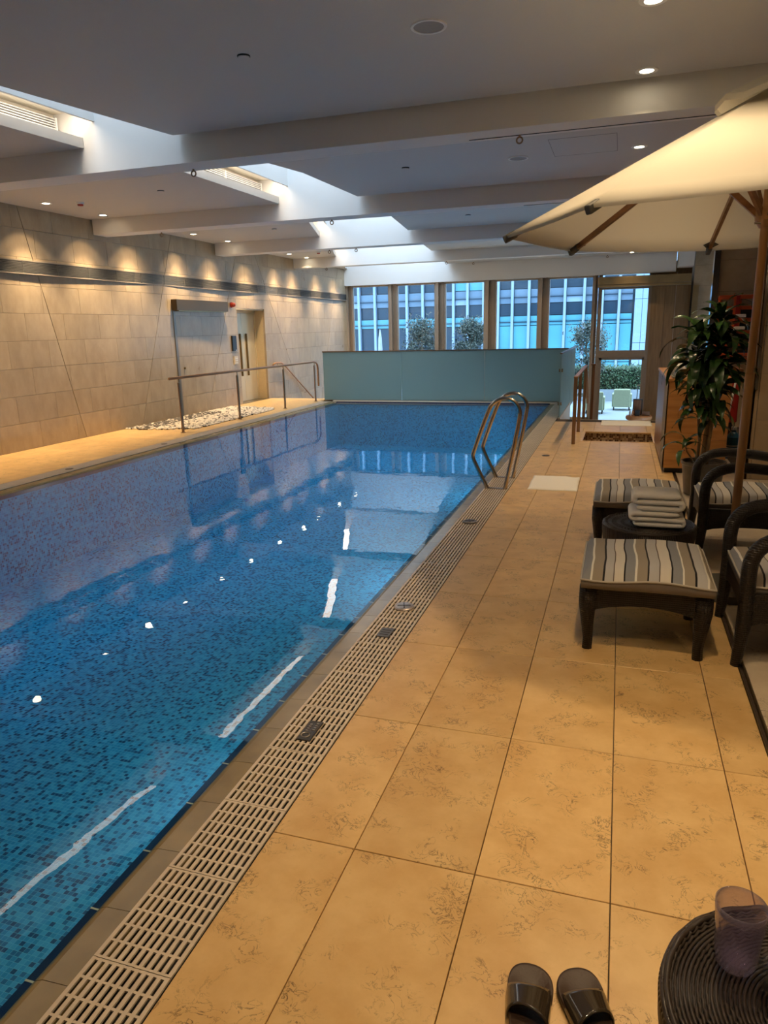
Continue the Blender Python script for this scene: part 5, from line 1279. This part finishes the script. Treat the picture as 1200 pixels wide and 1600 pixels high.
whorl((.74, 7.44, 1.06), 26, .32, .75, 1.0, .15)
whorl((.86, 7.42, .98), 14, .30, .6, .8, .1)
whorl((.64, 7.34, .56), 9, .12, .5, .7, .15)
whorl((.90, 7.42, 1.22), 16, .3, .8, 1.0, .1)

# ------------------------------------------------------------------ alcove equipment
e = empty('rescue_board', (1.65, 12.4, 1.1), 'orange plastic rescue board with black straps hung on the alcove wall', 'rescue board')
def frame_ring(m, x0, x1, z0, z1, t, y0, y1):
    m.box(x0, x1, y0, y1, z1-t, z1); m.box(x0, x1, y0, y1, z0, z0+t); m.box(x0, x0+t, y0, y1, z0+t, z1-t); m.box(x1-t, x1, y0, y1, z0+t, z1-t)
for nm, xa, xb in (('board_half', 1.385, 1.645), ('board_half', 1.665, 1.925)):
    m = MB(); frame_ring(m, xa, xb, 1.05, 2.03, .045, 12.38, 12.42)
    for z in (1.84, 1.66, 1.48, 1.30, 1.14): m.box(xa+.04, xb-.04, 12.38, 12.42, z-.028, z+.028)
    m.build(nm, M_orange, e, bevel=.016)
MB().box(1.44, 1.90, 12.425, 12.44, 1.1, 1.82).build('board_backing', M_black, e); MB().box(1.63, 1.68, 12.36, 12.39, 1.05, 2.02).build('hinge_spine', M_red, e)
MB().tube([(1.66, 12.34, 1.95), (1.75, 12.33, 1.96), (1.84, 12.34, 1.92), (1.85, 12.35, 1.84)], .012, 6, flat=.4).build('strap', M_black, e)
for x in (1.60, 1.71): MB().tube([(x, 12.40, 2.03), (x, 12.36, 2.06), (x+.02, 12.40, 2.05)], .008, 6).build('hook', M_chrome, e)
for z in (1.70, 1.52): MB().cham(1.63, 1.78, 12.33, 12.38, z, z+.045, .01).build('clasp', M_towel, e)
e = empty('red_trolley', (1.45, 11.3, 0), 'dark red service trolley standing in the shadow of the alcove', 'trolley')
MB().box(1.36, 1.62, 11.1, 11.6, .25, .95).build('trolley_body', M_red, e, bevel=.02); MB().box(1.34, 1.64, 11.08, 11.62, .95, 1.0).build('trolley_lid', M_darkwood, e, bevel=.01)
for x in (1.40, 1.58): 
    for y in (11.15, 11.55): MB().tube([(x-.02, y, .04), (x+.02, y, .04)], .04, 12).build('wheel', M_black, e); 
MB().box(1.38, 1.60, 11.12, 11.58, .08, .25).build('trolley_base', M_black, e)
for k in range(4): MB().box(1.37, 1.385, 11.085, 11.10, .60+.06*k, .63+.06*k).build('vent_mark', M_whitep, e)
e = empty('broom', (1.42, 10.4, 0), 'pale broom stick leaning in the alcove beside the parasol pole', 'broom')
MB().tube([(1.24, 9.6, .04), (1.40, 9.9, 1.02)], .012, 8).build('stick', M_paper, e); MB().cham(1.15, 1.33, 9.55, 9.65, .0, .05, .01).build('brush_head', M_blue, e)
e = empty('cleaning_bottle', (1.40, 9.5, 0), 'blue cleaning canister on the floor at the foot of the broom', 'canister')
m = MB().lathe([(.07, 0), (.078, .01), (.078, .22), (.05, .27), (.028, .29), (.028, .31)], 1.42, 9.9, 18); m.build('canister_body', M_blue, e, smooth=False); MB().lathe([(.032, .31), (.032, .35)], 1.42, 9.9, 14).build('cap', M_whitep, e)
for z in (.05, .08, .11): MB().lathe([(.0795, z), (.0795, z+.012)], 1.42, 9.9, 18).build('label_stripe', M_paper, e)
e = empty('wall_shelf_box', (1.30, 11.9, 0), 'warm orange storage crate in the alcove behind the plant', 'crate')
m = MB(); m.box(1.20, 1.34, 11.2, 11.6, 0, .02); m.box(1.20, 1.22, 11.2, 11.6, .02, .5); m.box(1.32, 1.34, 11.2, 11.6, .02, .5); m.box(1.22, 1.32, 11.2, 11.22, .02, .5); m.box(1.22, 1.32, 11.58, 11.6, .02, .5); m.build('crate_shell', M_orange, e, bevel=.006)
